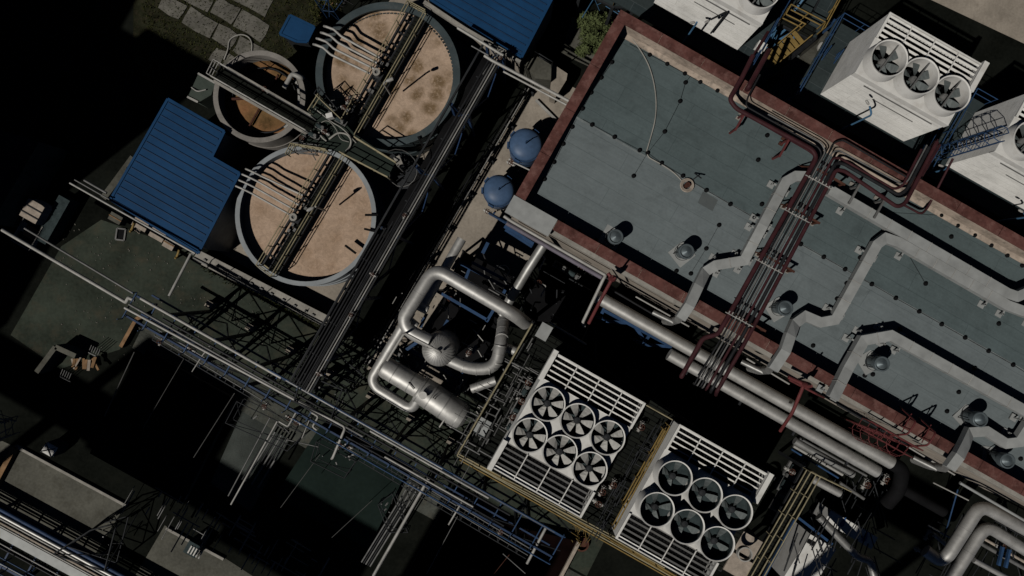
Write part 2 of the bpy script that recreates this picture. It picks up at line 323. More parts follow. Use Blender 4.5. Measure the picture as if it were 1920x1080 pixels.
for i in range(230):
    x, y = random.uniform(110, 520), 0; y = 440 + (x - 110) * .42 + random.uniform(-40, 190); c = P(x, y); mb.box((c.x, c.y, .02), random.uniform(.02, .1), random.uniform(.02, .07), .04, random.random() * 3)
struct("litter", mb, m_slab, "stuff")
mb = MB()
for i in range(900):
    t = random.random(); p = P(385 + 250 * t + random.gauss(0, 5), 500 + 128 * t + random.gauss(0, 4)); a = random.uniform(0, 6.28); d = Vector((math.cos(a), math.sin(a), 0)); e = Vector((-d.y, d.x, 0)) * .03
    mb.add([p - e, p + e, p + d * random.uniform(.05, .2) + Z * random.uniform(.05, .3)], [[0, 1, 2]])
struct("weeds", mb, m_grass, "stuff")
# grass tufts
mb = MB()
for i in range(5200):
    x = random.uniform(268, 640); y = random.uniform(-60, 165)
    pass
    p = P(x, y); p.z = .0; a = random.uniform(0, 6.28); hh = random.uniform(.05, .22); d = Vector((math.cos(a), math.sin(a), 0))
    e = Vector((-d.y, d.x, 0)) * random.uniform(.02, .05)
    mb.add([p - e, p + e, p + d * random.uniform(.05, .16) + Z * hh], [[0, 1, 2]])
struct("grass", mb, m_grass, "stuff")
def bush(name, label, cx, cy, rx, ry, h, n, mat):
    o = thing(name, label, "bush", P(cx, cy)); base = P(cx, cy); mb = MB(); sk = MB()
    lobes = [(random.uniform(-.75, .75) * rx, random.uniform(-.75, .75) * ry, random.uniform(.3, .9) * h, random.uniform(.35, .6)) for _ in range(22)]
    for lx, ly, lz, lr in lobes: sk.tube([base, base + Vector((lx * .5, ly * .5, lz * .5)), base + Vector((lx, ly, lz))], .03, 5)
    for i in range(n):
        lx, ly, lz, lr = random.choice(lobes); d = Vector((random.gauss(0, 1), random.gauss(0, 1), random.gauss(0, .8))).normalized()
        c = base + Vector((lx, ly, lz)) + d * lr * random.uniform(.5, 1.05)
        if c.z < .05: c.z = .05
        a = Vector((random.gauss(0, 1), random.gauss(0, 1), random.gauss(0, .5))).normalized(); b = a.cross(d).normalized(); s_ = random.uniform(.05, .12)
        mb.add([c - a * s_, c + b * s_ * .5, c + a * s_, c - b * s_ * .5], [[0, 1, 2, 3]])
    mb.build("foliage", mat, o); sk.build("stem", m_wood, o)
bush("bush", "olive green bush growing in the corner by the red parapet", 1113, 72, 1.25, 1.5, 1.4, 9000, m_leaf)
bush("bush", "low dark scrub behind the small blue canopy", 612, 18, .9, 1.0, .8, 1800, m_grass)

# ---------------------------------------------------------------- unseen halls outside the frame, added to shade the left of the yard
def hall(label, pts, h, z0=0.0):
    o = thing("shade_hall", label, "building", pts[0]); MB().prism(pts, z0, h).build("wall", m_hall, o)
    MB().prism([p.lerp(sum(pts, Vector()) / len(pts), .01) for p in pts], h, h + .2).build("roof", m_bitumen, o)
def shadow_base(x, y, h):                      # foot of the edge whose top, at height h, throws its shadow to ground pixel x, y
    return P(x, y, 0) - Vector((math.cos(SUN_SH), math.sin(SUN_SH), 0)) * (h / math.tan(SUN_EL))
def quad(corner, lu, lv): return [corner, corner + V * lv, corner + V * lv - U * lu, corner - U * lu]
hq = shadow_base(302, 98, 26)
hall("tall unseen hall block added beyond the left edge for its shade, upper one", quad(hq, 16, 6.5), 26)
hall("lower unseen hall block added beyond the left edge, letting sun onto the truck", quad(hq + V * 6.5, 16, 5.8), 21)
hall("tall unseen hall block added beyond the left edge for its shade, lower one", quad(hq + V * 12.3, 16, 7.2), 26)
hall("tall slim unseen block added beyond the left edge for its shade", quad(shadow_base(404, 128, 26), 5, 1.0), 26)
hall("unseen hall block added beyond the upper left corner for its shade", quad(shadow_base(300, -75, 30), 24, 6), 30)
def raised_slab(label, pts, legs, z0=29.6, z1=30):  # unseen raised slabs, added only to cast shade into the view
    o = thing("shade_slab", label, "shade caster", Vector((pts[0].x, pts[0].y, 0))); MB().prism(pts, z0, z1).build("housing", m_hall, o)
    c = sum(pts, Vector()) / len(pts)
    for i in legs: q = pts[i].lerp(c, .05); MB().beam(Vector((q.x, q.y, 0)), Vector((q.x, q.y, z0)), .6).build("leg", m_steel, o)
g = shadow_base(474, 738, 30)
raised_slab("broad unseen slab on a leg, added beyond the lower left corner to cast shade", [g, g + V * 4.6, g + V * 4.6 + U * 4.07, g + V * 7.8 + U * 4.07, g + V * 7.8 - U * 7.4, g - U * 7.4], [5])
raised_slab("unseen slab on legs, added beyond the left edge to shade the lower yard", quad(shadow_base(300, 792, 30), 12.5, 3.1), [2, 3])
raised_slab("long unseen slab on a leg, added beyond the lower edge to cast shade", quad(shadow_base(735, 982, 30), 9.0, 6.0), [1])
raised_slab("short unseen slab on legs, added beyond the lower edge to cast shade", quad(shadow_base(1060, 1020, 30), 7.9, 7.0), [1, 2])
raised_slab("unseen slab on legs, added beyond the lower right edge to cast shade", quad(shadow_base(1795, 935, 30), 5.2, 3.2), [1, 2])

# ---------------------------------------------------------------- main building
RO = P(1164, 20, 9.2); RO.z = 0
BL, BW, RH = 34.0, 11.1, 8.0
def F(u, v, z): return RO + U * u + V * v + Z * z
def roof_z(v): return RH + .66 * (1 - abs(v - BW / 2) / (BW / 2))
def R(px, py, dz=0.0):
    z = 8.3 + dz
    for _ in range(5):
        p = P(px, py, z); z = roof_z((p - RO).dot(V)) + dz
    return P(px, py, z)
bld = thing("factory_building", "long flat factory building with grey felt roof and red parapet coping", "building", F(0, 0, 0))
mb = MB(); T = .45
def fbox(mb, u0, u1, v0, v1, z0, z1): return mb.hexa([F(u0, v0, z0), F(u1, v0, z0), F(u1, v1, z0), F(u0, v1, z0)], [F(u0, v0, z1), F(u1, v0, z1), F(u1, v1, z1), F(u0, v1, z1)])
fbox(mb, .02, BL, .02, BW - .02, 0, 7.9); mb.build("wall", m_wall, bld)
mb = MB(); vi0, vi1 = T, BW - T
mb.add([F(T, vi0, roof_z(vi0)), F(BL, vi0, roof_z(vi0)), F(BL, BW / 2, roof_z(BW / 2)), F(T, BW / 2, roof_z(BW / 2)), F(BL, vi1, roof_z(vi1)), F(T, vi1, roof_z(vi1))], [[0, 1, 2, 3], [3, 2, 4, 5]])
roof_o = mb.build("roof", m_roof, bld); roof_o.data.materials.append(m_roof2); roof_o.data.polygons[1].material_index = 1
mb = MB(); fbox(mb, 0, BL, 0, T, 7.9, 9.15); fbox(mb, 0, BL, BW - T, BW, 7.9, 9.15); fbox(mb, 0, T, T, BW - T, 7.9, 9.15); mb.build("parapet", m_inner, bld)
mb = MB()
def coping(u0, u1, v0, v1, al):
    n = max(1, int(round((u1 - u0 if al else v1 - v0) / 2.4)))
    for i in range(n):
        a, b = i / n, (i + 1) / n
        if al: fbox(mb, u0 + (u1 - u0) * a + .012, u0 + (u1 - u0) * b - .012, v0, v1, 9.153, 9.2 + .006 * (i % 2))
        else: fbox(mb, u0, u1, v0 + (v1 - v0) * a + .012, v0 + (v1 - v0) * b - .012, 9.153, 9.2 + .006 * (i % 2))
coping(-.04, BL, -.05, T + .06, True); coping(2.4, BL, BW - T - .06, BW + .05, True); coping(-.05, T + .06, T + .06, BW - T - .08, False)
mb.build("coping", m_coping, bld)
mb = MB(); fbox(mb, -.1, 2.38, BW - T - .06, BW + .45, 9.0, 9.22); mb.build("corner_cap", m_duct, bld)
mb = MB(); fbox(mb, T, BL, T + .002, T + .26, RH - .1, RH + .14); mb.build("gutter_kerb", m_inner, bld)
mb = MB(); fbox(mb, 0, BL, BW + .002, BW + .22, 8.35, 8.75); mb.build("cornice", m_whitew, bld)
mb = MB(); fbox(mb, .62, BL, BW - T - .07, BW - T - .002, 8.0, 8.32); mb.build("flashing", m_pipew, bld)
mb = MB(); pr = None
for k in range(60):
    u0_ = T + .05 + k * .56; ww = .05 + random.uniform(-.025, .04); zz = roof_z(BW / 2)
    q_ = [F(u0_, BW / 2 - .03, zz + .006), F(u0_, BW / 2 + ww, roof_z(BW / 2 + ww) + .006)]
    if pr: mb.add([pr[0], q_[0], q_[1], pr[1]], [[0, 1, 2, 3]])
    pr = q_
mb.build("ridge_lap", M("felt_lap", (.15, .17, .172), .85, k=1), bld)
# membrane patch
c = R(1327, 377, .0)
mb = MB(); q = [R(1318, 359, .006), R(1346, 375, .006), R(1336, 396, .006), R(1308, 380, .006)]
mb.add(q, [[0, 1, 2, 3]]); single("membrane_patch", "dark square repair patch on the roof near the hose reel", "patch", mb, m_patch)

# lightning-conductor holders
DOTS = [(1160, 83), (1147, 117), (1127, 146), (1108, 174), (1092, 204), (1073, 238), (1056, 270), (1039, 304), (1021, 336), (1218, 103), (1251, 120), (1284, 138), (1313, 154), (1345, 170),
        (1110, 234), (1152, 257), (1199, 282), (1214, 287), (1240, 306), (1280, 330), (1324, 357), (1369, 383), (1413, 408), (1501, 458), (1544, 482), (1584, 505), (1634, 533), (1679, 559), (1723, 584), (1765, 608), (1809, 633), (1853, 658), (1899, 684),
        (1285, 155), (1275, 190), (1246, 247), (1188, 330), (1438, 254), (1421, 300), (1428, 383), (1348, 422), (1324, 466), (1295, 513), (1268, 508), (1256, 529),
        (1055, 417), (1085, 433), (1117, 450), (1205, 504), (1237, 520), (1267, 536), (1326, 575), (1419, 622), (1435, 631), (1451, 640), (1482, 659), (1604, 729), (1634, 747), (1665, 764), (1754, 817), (1819, 854), (1836, 866), (1869, 887), (1902, 903),
        (1687, 617), (1872, 607), (1827, 690), (1797, 735), (1775, 771), (1636, 702), (1621, 704), (1524, 648), (1913, 860), (1783, 444), (1735, 532), (1657, 398), (1764, 404), (1795, 423), (1827, 441), (1858, 460), (1888, 479), (1916, 498),
        (1612, 483), (1587, 531), (1569, 560)]
proto = None
for i, (x, y) in enumerate(DOTS):
    p = R(x, y, 0)
    if proto is None:
        mb = MB(); mb.lathe(p, [(.115, 0), (.115, .05), (.06, .13), (0, .14)], 10)
        proto = single("conductor_holder", "small black conductor holder block on the grey felt roof", "roof block", mb, m_black, "conductor holders on the roof"); pz = proto.location - p
    else:
        o = proto.copy(); COL.objects.link(o); o.location = p + pz
def cable(label, pts, r=.008, m=None, dz=.05):
    mb = MB(); mb.tube([R(x, y, dz) for x, y in pts], r, 5); single("conductor_wire", label, "wire", mb, m or m_steel)
cable("thin conductor wire along the left parapet of the roof", DOTS[0:9])
cable("thin conductor wire along the far parapet of the roof", [(1180, 82)] + DOTS[9:14] + [(1372, 186)])
cable("thin conductor wire along the roof ridge", [(1092, 224)] + DOTS[14:23] + [(1445, 427)])
cable("thin conductor wire along the roof ridge right of the pipe bundle", DOTS[23:33] + [(1925, 700)])
cable("thin conductor wire crossing the roof beside the white hose", [(1295, 142), (1285, 155), (1275, 190), (1246, 247), (1214, 287), (1188, 330)])
cable("thin conductor wire along the near parapet left of the pipe bundle", DOTS[45:52])
cable("thin conductor wire along the near parapet right of the pipe bundle", DOTS[52:56])
cable("thin conductor wire along the near parapet by the red roof ladder", DOTS[56:64])
cable("thin conductor wire from the round vent to the near parapet", [(1348, 422), (1324, 466), (1295, 513)])
cable("thin conductor wire along the far parapet at right", DOTS[74:80])
# hose and reel
pts = [(1180, 66), (1200, 92), (1216, 120), (1226, 152), (1231, 190), (1229, 225), (1220, 258), (1212, 285), (1216, 295), (1242, 309), (1262, 322), (1276, 336), (1282, 344)]
mb = MB(); mb.tube([R(x, y, .05) for x, y in pts], .032, 6, fil=.6); single("hose", "white hose curving across the grey roof", "hose", mb, m_ropes)
c = R(1287, 348, 0); o = thing("hose_reel", "round rusty hose reel lying on the roof ridge", "reel", c)
mb = MB()
for k in range(3): mb.tube([c + Vector((math.cos(a), math.sin(a), 0)) * (.22 + .055 * k) + Z * (.08 + .03 * k) for a in [i * 2 * math.pi / 20 for i in range(21)]], .035, 6)
mb.build("coil", m_tarp, o); MB().cyl(c, .14, .3, 12).build("drum", m_rust, o)
mb = MB(); mb.beam(c + Vector((.2, .2, .05)), c + Vector((.62, .52, .1)), .06); mb.beam(c + Vector((.4, .62, .05)), c + Vector((.62, .3, .5)), .05); mb.build("stand", m_steel, o)

# roof vents
def make_vent():
    o = local(thing("roof_vent", "", "vent", (0, 0, 0), "round vents on the grey roof"))
    MB().box((-.05, .05, .03), 1.0, 1.0, .06, -UA).build("base_plate", m_duct, o)
    MB().lathe((0, 0, .06), [(.30, 0), (.30, .72), (.36, .74), (.36, .80)], 24).build("shaft", m_cap, o)
    mb = MB()
    for k in range(3):
        a = k * 2.09 + .5; mb.tube([Vector((math.cos(a) * .42, math.sin(a) * .42, .05)), Vector((math.cos(a) * .40, math.sin(a) * .40, .95))], .02, 5)
    mb.lathe((0, 0, .35), [(.42, 0), (.42, .06), (.40, .06), (.40, 0), (.42, 0)], 24); mb.build("stay", m_steel, o)
    MB().lathe((0, 0, .84), [(.34, .02), (.38, .05), (.38, .36), (.35, .39), (.31, .39), (.28, .3), (.06, .44), (0, .46)], 28).build("cap", m_cap, o)
    return o
VENTS = [(1150, 446, "leftmost of the round vents on the roof"), (1280, 473, "round roof vent second from the left, beside the bent silver duct"), (1461, 577, "round roof vent right of the maroon pipe bundle"),
         (1638, 679, "round roof vent framed by the long angled duct"), (1818, 781, "round roof vent behind the short U-shaped duct"), (1868, 857, "round roof vent nearest the lower right corner")]
v0 = make_vent()
for i, (x, y, l) in enumerate(VENTS):
    p = R(x, y, .35)
    p = Vector((p.x, p.y, roof_z((p - RO).dot(V))))
    if i == 0: v0.location = p; v0["label"] = l
    else: dup(v0, p, random.uniform(0, 3), l)

# ducts
def duct(label, pts, wdt=.5, hgt=.4, extra=None, feet=True):
    """rectangular sheet-metal duct with mitred bends; pts are (px, py, height over roof) or world points"""
    w3 = [R(*p) if not isinstance(p, Vector) else p for p in pts]
    o = thing("roof_duct", label, "duct", Vector((w3[0].x, w3[0].y, w3[0].z - .4))); n = len(w3); mb = MB(); rows = []
    for i, p in enumerate(w3):
        d0 = (p - w3[i - 1]) if i else (w3[1] - p); d1 = (w3[i + 1] - p) if i < n - 1 else d0
        d0 = Vector((d0.x, d0.y, 0)).normalized(); d1 = Vector((d1.x, d1.y, 0)).normalized()
        t = (d0 + d1).normalized(); s_ = Vector((t.y, -t.x, 0)); k = wdt / 2 / max(.5, s_.dot(Vector((d1.y, -d1.x, 0))))
        rows.append([p - s_ * k, p + s_ * k, p + s_ * k + Z * hgt, p - s_ * k + Z * hgt])
    vs = [v for r in rows for v in r]; fs = [[0, 1, 2, 3][::-1], [4 * (n - 1) + k for k in range(4)]]
    for i in range(n - 1): fs += [[4 * i + k, 4 * i + (k + 1) % 4, 4 * i + 4 + (k + 1) % 4, 4 * i + 4 + k] for k in range(4)]
    mb.add(vs, fs); mb.build("duct_body", m_duct, o)
    ft = []
    for a, b in zip(w3, w3[1:]):
        L_ = (b - a).length; m = int(L_ / 1.25); d = (b - a).normalized()
        for k in range(1, m + 1):
            p = a.lerp(b, k / (m + 1)); MB().beam(p + Z * hgt / 2 - d * .015, p + Z * hgt / 2 + d * .015, wdt + .03, hgt + .03).build("joint_flange", m_pipew, o)
        if L_ > 1.2 and feet:
            for f_ in (.12, .9):
                p = a.lerp(b, f_); ft.append((p, Vector((d.y, -d.x, 0)).normalized()))
    if feet:
        for p, s_ in ft:
            rz = roof_z((p - RO).dot(V)) if 0 < (p - RO).dot(V) < BW else p.z - .5
            if p.z - rz > .8: continue
            fb = MB(); fb.beam(p - s_ * (wdt / 2 + .22) - Z * .03, p + s_ * (wdt / 2 + .22) - Z * .03, .08, .06)
            for g in (-1, 1):
                q = p + s_ * g * (wdt / 2 + .16); fb.beam(Vector((q.x, q.y, rz)), q, .06); fb.box((q.x, q.y, rz + .04), .34, .34, .08, -UA)
            fb.build("foot", m_duct, o)
def over_edge(pts):       # carry a duct across the near parapet and down the outside
    return [R(*p) for p in pts]
duct("silver duct bending beside the maroon pipe bundle and dropping over the near parapet",
     [(1510, 333, .45), (1487, 332, .45), (1469, 342, .45), (1426, 423, .45), (1391, 489, .45), (1338, 498, .5), (1320, 509, .5), (1307, 535, 1.1), P(1290, 572, 9.45), P(1273, 597, 9.35)])
duct("long straight duct running along the far side of the roof", [(1550, 358, .5), (1880, 550, .5), (1898, 556, .5), (1935, 540, .5)], .5, .42)
duct("duct that turns down the roof from beside the long straight duct", [(1945, 596, .4), (1880, 572, .4), (1678, 455, .4), (1654, 447, .4), (1638, 459, .4), (1560, 599, .4), (1533, 604, .45), (1505, 592, .45), (1487, 605, .6), (1478, 627, 1.1), P(1468, 657, 9.45), P(1445, 692, 9.35)])
duct("wide angled duct on the lower right roof ending at the near parapet", [(1955, 792, .5), (1663, 628, .55), (1613, 637, .6), (1583, 690, .9), P(1556, 745, 9.4)], .52, .45)
duct("short U-shaped duct beside the round vents at lower right", [(1945, 760, .4), (1903, 826, .4), (1878, 829, .4), (1842, 806, .45), (1812, 808, .5), (1803, 830, 1.0), P(1792, 852, 9.45), P(1774, 876, 9.35)], .5, .38)

# duct bottoms that hang on the near wall
for (x, y, l) in ((1262, 603, "grey duct hood on the wall below the bent silver duct"), (1432, 698, "grey duct hood on the wall below the turning duct"), (1762, 882, "grey duct hood on the wall at lower right")):
    a = P(x + 10, y - 4, 9.2); mb = MB(); mb.tube([a, a - Z * 1.2 + V * .2, a - Z * 2.6 + V * .22], .2, 10, fil=.3); mb.tube([a - Z * .5 + V * .2, a - U * 1.1 - Z * .9 + V * .25], .13, 8)
    single("duct_hood", l, "duct", mb, m_silverd)
# ---------------------------------------------------------------- maroon pipe bundle across the roof
def tubeobj(name, label, cat, pts, r, m, fil=0.0, n=10, group=None, collars=0):
    mb = MB(); mb.tube(pts, r, n, fil)
    if collars:
        for a, b in zip(pts, pts[1:]):
            L_ = (b - a).length; k = int(L_ / collars)
            for i in range(1, k + 1):
                p = a.lerp(b, (i - .5) / max(k, 1)); d = (b - a).normalized(); mb.tube([p - d * .03, p + d * .03], r + .009, n)
    return single(name, label, cat, mb, m, group)
bz = 9.55
BUN = [(0, .135, m_piper, "thick maroon pipe on the left edge of the roof bundle"), (10, .05, m_piped, "thin black pipe next to the left maroon pipe of the bundle"), (16, .045, m_pipeg, "thin grey pipe in the left half of the roof bundle"),
       (22, .05, m_piped, "thin black pipe in the middle of the roof bundle"), (27, .045, m_pipeg, "thin grey pipe right of the middle of the roof bundle"), (34, .075, m_piper, "slim maroon pipe inside the roof bundle"),
       (43, .10, m_piped, "dark pipe second from the right in the roof bundle"), (53, .115, m_piper, "thick maroon pipe on the right edge of the roof bundle")]
NE = {0: [(1531, 296), (1524, 281), (1380, 203), (1368, 186), (1390, 148), (1412, 104)], 10: [(1541, 290), (1536, 277), (1398, 199), (1402, 182), (1425, 140)],
      16: [(1548, 284), (1540, 268), (1440, 214)], 22: [(1556, 282), (1562, 268), (1580, 262), (1700, 332)], 27: [(1560, 286), (1572, 281), (1690, 345), (1702, 340), (1738, 272)],
      34: [(1562, 296), (1575, 296), (1676, 355), (1692, 349), (1728, 280)], 43: [(1566, 306), (1580, 306), (1685, 366), (1700, 356), (1742, 276)], 53: [(1568, 318), (1583, 320), (1682, 388), (1697, 382), (1757, 266)]}
for off, r, m, l in BUN:
    ox, oy = off * .87, off * .492
    b = (1350 + ox, 618 + oy)
    pts = [P(*q, bz - (.0 if i < 3 else 0)) for i, q in enumerate(NE[off])]
    if off == 0: tail = [P(1347, 626, bz), P(1318, 634, bz - .1), P(1278, 706, bz - .2), P(1278, 704, 6.5)]
    else:
        tail = [P(*b, bz), P(b[0] - 58 + off * .12, b[1] + 100 - off * .2, bz - .2), P(b[0] - 60 + off * .12, b[1] + 96, 6.0)]
    tubeobj("roof_pipe", l, "pipe", pts[::-1] + tail, r * .9, m, .2, 8, "pipes of the roof bundle")
tubeobj("roof_pipe", "thin maroon pipe hooking over the far parapet at right", "pipe", [P(1694, 384, 8.7), P(1728, 402, 8.7), P(1739, 390, 8.7), P(1787, 297, 9.6)], .06, m_piper, .3, 8)
tubeobj("roof_pipe", "maroon pipe along the far parapet nearest the roof felt", "pipe", [P(1392, 210, 8.7), P(1518, 282, 8.9), P(1530, 292, 8.9), P(1500, 352, 8.9)], .09, m_piper, .3, 8)
tubeobj("roof_pipe", "grey pipe in the gutter along the far parapet, left run", "pipe", [P(1400, 170, 8.5), P(1555, 262, 8.5)], .07, m_pipeg)
tubeobj("roof_pipe", "dark pipe in the gutter along the far parapet, right run", "pipe", [P(1575, 278, 8.5), P(1735, 372, 8.5)], .06, m_piped)
def support(label, x, y, wdt, m=m_rust, feet=m_whitew, ang=0):
    c = R(x, y, 0); o = thing("pipe_support", label, "support", c, "pipe supports on the roof")
    zt = bz - .2 - c.z
    d = U if ang == 0 else V
    mb = MB(); mb.beam(c - d * .12 + Z * zt, c + d * (wdt + .1) + Z * zt, .1)
    for k in (0, wdt): mb.beam(c + d * k, c + d * k + Z * zt, .09)
    mb.beam(c - d * .35 + Z * .25, c + Z * zt, .05); mb.build("frame", m, o)
    fb = MB()
    for k in (-.3, 0, wdt): fb.box(c + d * k + Z * .05, .22, .16, .1, -UA)
    fb.build("foot", feet, o)
    for k in range(7): pass
support("rusty pipe support at the top end of the roof bundle by the silver duct", 1508, 320, 1.7)
support("rusty pipe support in the upper middle of the roof bundle", 1466, 389, 1.7)
support("rusty pipe support in the lower middle of the roof bundle", 1419, 478, 1.7)
support("rusty pipe support at the lower end of the roof bundle by the parapet", 1362, 586, 1.7)
support("maroon pipe support with white feet near the far left parapet", 1383, 222, .9, m_redst, m_whitew, 1)
support("maroon pipe support standing where the left pipes near the bundle", 1463, 270, .9, m_redst, m_rust, 1)
support("white footed pipe support right of the bundle", 1590, 355, .9, m_pipeg, m_whitew, 1)
support("white footed pipe support farther right of the bundle", 1636, 381, .9, m_pipeg, m_whitew, 1)
# bright couplings on the bundle
for j, (x, y, l) in enumerate(((1536, 340, "row of bright pipe clamps high on the roof bundle"), (1492, 402, "row of bright pipe clamps in the middle of the roof bundle"), (1441, 497, "row of bright pipe clamps low on the roof bundle"), (1386, 597, "row of bright pipe clamps on the bundle by the near parapet"))):
    mb = MB()
    for k in range(7):
        p = P(x + (k - 3) * 6.2, y + (k - 3) * 3.4 + random.uniform(-3, 3), bz + .12); mb.box(p, .05, .13, .05, -UA)
    mb.beam(P(x - 26, y - 12, bz + .1), P(x + 26, y + 16, bz + .1), .04)
    single("pipe_clamp", l, "clamp", mb, m_pipew, "pipe clamps on the roof bundle")

# red posts and pipes at the near parapet
for (pts, l) in (([(1140, 512, 9.6), (1148, 522, 9.6), (1125, 565, 9.0), (1104, 606, 8.0)], "red pipe dropping from the near parapet at left"), ([(1478, 707, 9.6), (1508, 720, 9.6), (1485, 775, 8.8), (1463, 808, 7.6)], "red pipe dropping across the twin silver pipes")):
    o = thing("wall_pipe", l, "pipe", P(pts[0][0], pts[0][1], 9.2))
    mb = MB(); mb.tube([P(*p) for p in pts], .09, 8, .25); mb.build("pipe_run", m_redst, o)
    a = P(*pts[1]); mb = MB(); mb.lathe(a - Z * .4, [(.16, 0), (.16, .9), (.05, 1.3), (0, 1.3)], 12); mb.tube([a + Z * .3, a + Z * 1.3 - U * .2], .05, 6); mb.build("valve", m_redst, o)
tubeobj("wall_pipe", "slanting red pipe at the wall right of the twin silver pipes", "pipe", [P(1480, 712, 8.9), P(1530, 738, 8.9), P(1545, 745, 8.0)], .06, m_redst, .1)

# red roof ladder with cage
o = thing("roof_ladder", "red caged roof ladder with handrails over the near parapet", "ladder", P(1690, 830, 8.0))
lu = P(1690, 815, 9.2)
mb = MB()
for s_ in (-.35, .75):
    b = lu + U * s_; mb.tube([b + V * .3 - Z * .2, b - V * .1 + Z * 1.1, b - V * .8 + Z * 1.15, b - V * 1.25 - Z * .7], .05, 6, .2)
    mb.tube([b + V * .3 - Z * .2, b + V * .35 - Z * 5.5], .045, 6)
    mb.tube([b - V * .35 + Z * 1.1, b - V * .35 + Z * .0], .035, 6); mb.tube([b - V * .1 + Z * .55, b - V * 1.1 + Z * .5], .03, 6)
mb.build("handrail", m_redst, o)
mb = MB()
for k in range(17): mb.tube([lu - U * .35 + V * .33 - Z * (.3 + .3 * k), lu + U * .75 + V * .33 - Z * (.3 + .3 * k)], .02, 5)
mb.build("rung", m_redst, o)
mb = MB()
for k in range(5):
    z = -Z * (.2 + .9 * k); mb.tube([lu - U * .35 + V * .35 + z] + [lu + U * .2 + U * .62 * -math.cos(a) + V * (.35 + .75 * math.sin(a)) + z for a in (.4, .9, 1.4, 1.9, 2.5)] + [lu + U * .75 + V * .35 + z], .022, 5)
for a in (.5, 1.1, 1.6, 2.2): mb.tube([lu + U * .2 - U * .62 * math.cos(a) + V * (.35 + .75 * math.sin(a)) - Z * (.2 + 4 * t) for t in (0, 1)], .02, 5)
mb.build("cage", m_redst, o)
mb = MB(); a = lu - U * 1.9 + V * .2
mb.rail([a - Z * .36, a + U * 2.9 - Z * .36], .9, .03, .7, 1); mb.rail([a + V * .55 - Z * .4, a + V * .55 + U * 2.7 - Z * .4], .8, .02, .7, 1)
for k in range(7): mb.beam(a + U * .45 * k - Z * .36, a + U * .45 * k + V * .55 - Z * .4, .03)
mb.build("landing", m_redst, o)
# ---------------------------------------------------------------- round tanks
def tank(label, cx, cy, R_, zt, wall_m, rim_m, rimw=.30, band=True):
    c = P(cx, cy, zt); c.z = 0
    o = thing("clarifier_tank", label, "tank", c)
    MB().lathe(c, [(R_, 0), (R_, zt - .12), (R_ - .08, zt - .12), (R_ - .22, zt - .12), (R_ - .22, .3)], 72).build("wall", wall_m, o)
    mb = MB(); mb.lathe(c, [(R_ + .04, zt - .12), (R_ + .04, zt), (R_ - rimw, zt), (R_ - rimw, zt - .12), (R_ + .04, zt - .12)], 72); mb.build("rim", rim_m, o)
    if band:
        mb = MB()
        for z in (zt * .3, zt * .62): mb.lathe(c, [(R_ + .002, z), (R_ + .05, z), (R_ + .05, z + .1), (R_ + .002, z + .1)], 72, cap=False)
        mb.build("hoop", wall_m, o)
    return o, c
t1, c1 = tank("dark painted round tank full of froth, uppermost of the three", 727, 139, 4.08, 4.0, m_tankd, m_tankd, .36)
t2, c2 = tank("pale rimmed round tank full of froth below the dark one", 573, 404, 3.98, 4.0, m_tankl, m_tankl, .22)
t3, c3 = tank("smallest round tank with brown water left of the two frothy tanks", 486, 181, 2.57, 4.3, m_tankc, m_tankc, .24)
def liquid(name, label, c, r, z, m, cat):
    mb = MB(); n = 48; rows = 14
    vs = [c + Z * z]
    for i in range(1, rows + 1):
        for k in range(n):
            a = 2 * math.pi * k / n; rr = r * i / rows; vs.append(c + Vector((math.cos(a) * rr, math.sin(a) * rr, z + random.uniform(-.012, .012))))
    fs = [[0, 1 + k, 1 + (k + 1) % n] for k in range(n)]
    for i in range(rows - 1):
        for k in range(n): fs.append([1 + i * n + k, 1 + i * n + (k + 1) % n, 1 + (i + 1) * n + (k + 1) % n, 1 + (i + 1) * n + k][::-1])
    mb.add(vs, fs, True); single(name, label, cat, mb, m)
liquid("froth", "pale brown froth with round bubble patches in the dark upper tank", c1, 3.84, 3.4, m_foam, "foam")
liquid("froth", "smooth pale brown froth in the pale rimmed tank", c2, 3.74, 3.4, m_foam2, "foam")
liquid("tank_water", "rust brown water in the smallest round tank", c3, 2.33, 3.3, m_sludge, "water")
mb = MB()      # scalloped weir inside the upper tank
for k in range(110):
    a = 2 * math.pi * k / 110; mb.box(c1 + Vector((math.cos(a) * 3.68, math.sin(a) * 3.68, 3.43)), .05, .13, .1, a)
mb.build("weir", m_tankd, t1)
mb = MB(); mb.lathe(c3, [(1.9, 3.1), (1.9, 3.5), (1.84, 3.5), (1.84, 3.1)], 48, cap=False); mb.build("weir", m_steel, t3)
mb = MB(); mb.beam(c3 + U * -1.7 + Z * 3.5 + V * .9, c3 + V * -.2 + Z * 3.5, .12); mb.beam(c3 - V * 1.7 + Z * 3.5, c3 + V * 1.7 + Z * 3.5, .09); mb.build("scraper", m_rust, t3)
mb = MB(); mb.tube([P(533, 165, 4.5), P(548, 138, 4.5), P(566, 146, 4.4), P(568, 148, 3)], .14, 8, .2); mb.build("inlet_pipe", m_pipew, t3)
mb = MB()
for k in range(11):
    a = math.radians(-48 + 8 * k); mb.box(c3 + Vector((math.cos(a) * 2.2, math.sin(a) * 2.2, 3.9)), .12, .28, .5, a)
mb.build("weir_plate", m_pipew, t3)
mb = MB()
for (x, y) in ((658, 468), (698, 403), (696, 432), (790, 268)):
    a = P(x, y, 4.1); cc = c2 if x < 750 else c1; d = Vector((a.x - cc.x, a.y - cc.y, 0)).normalized(); mb.beam(a - d * .4, a + d * .35, .12, .16)
mb.build("clip", m_black, t2)
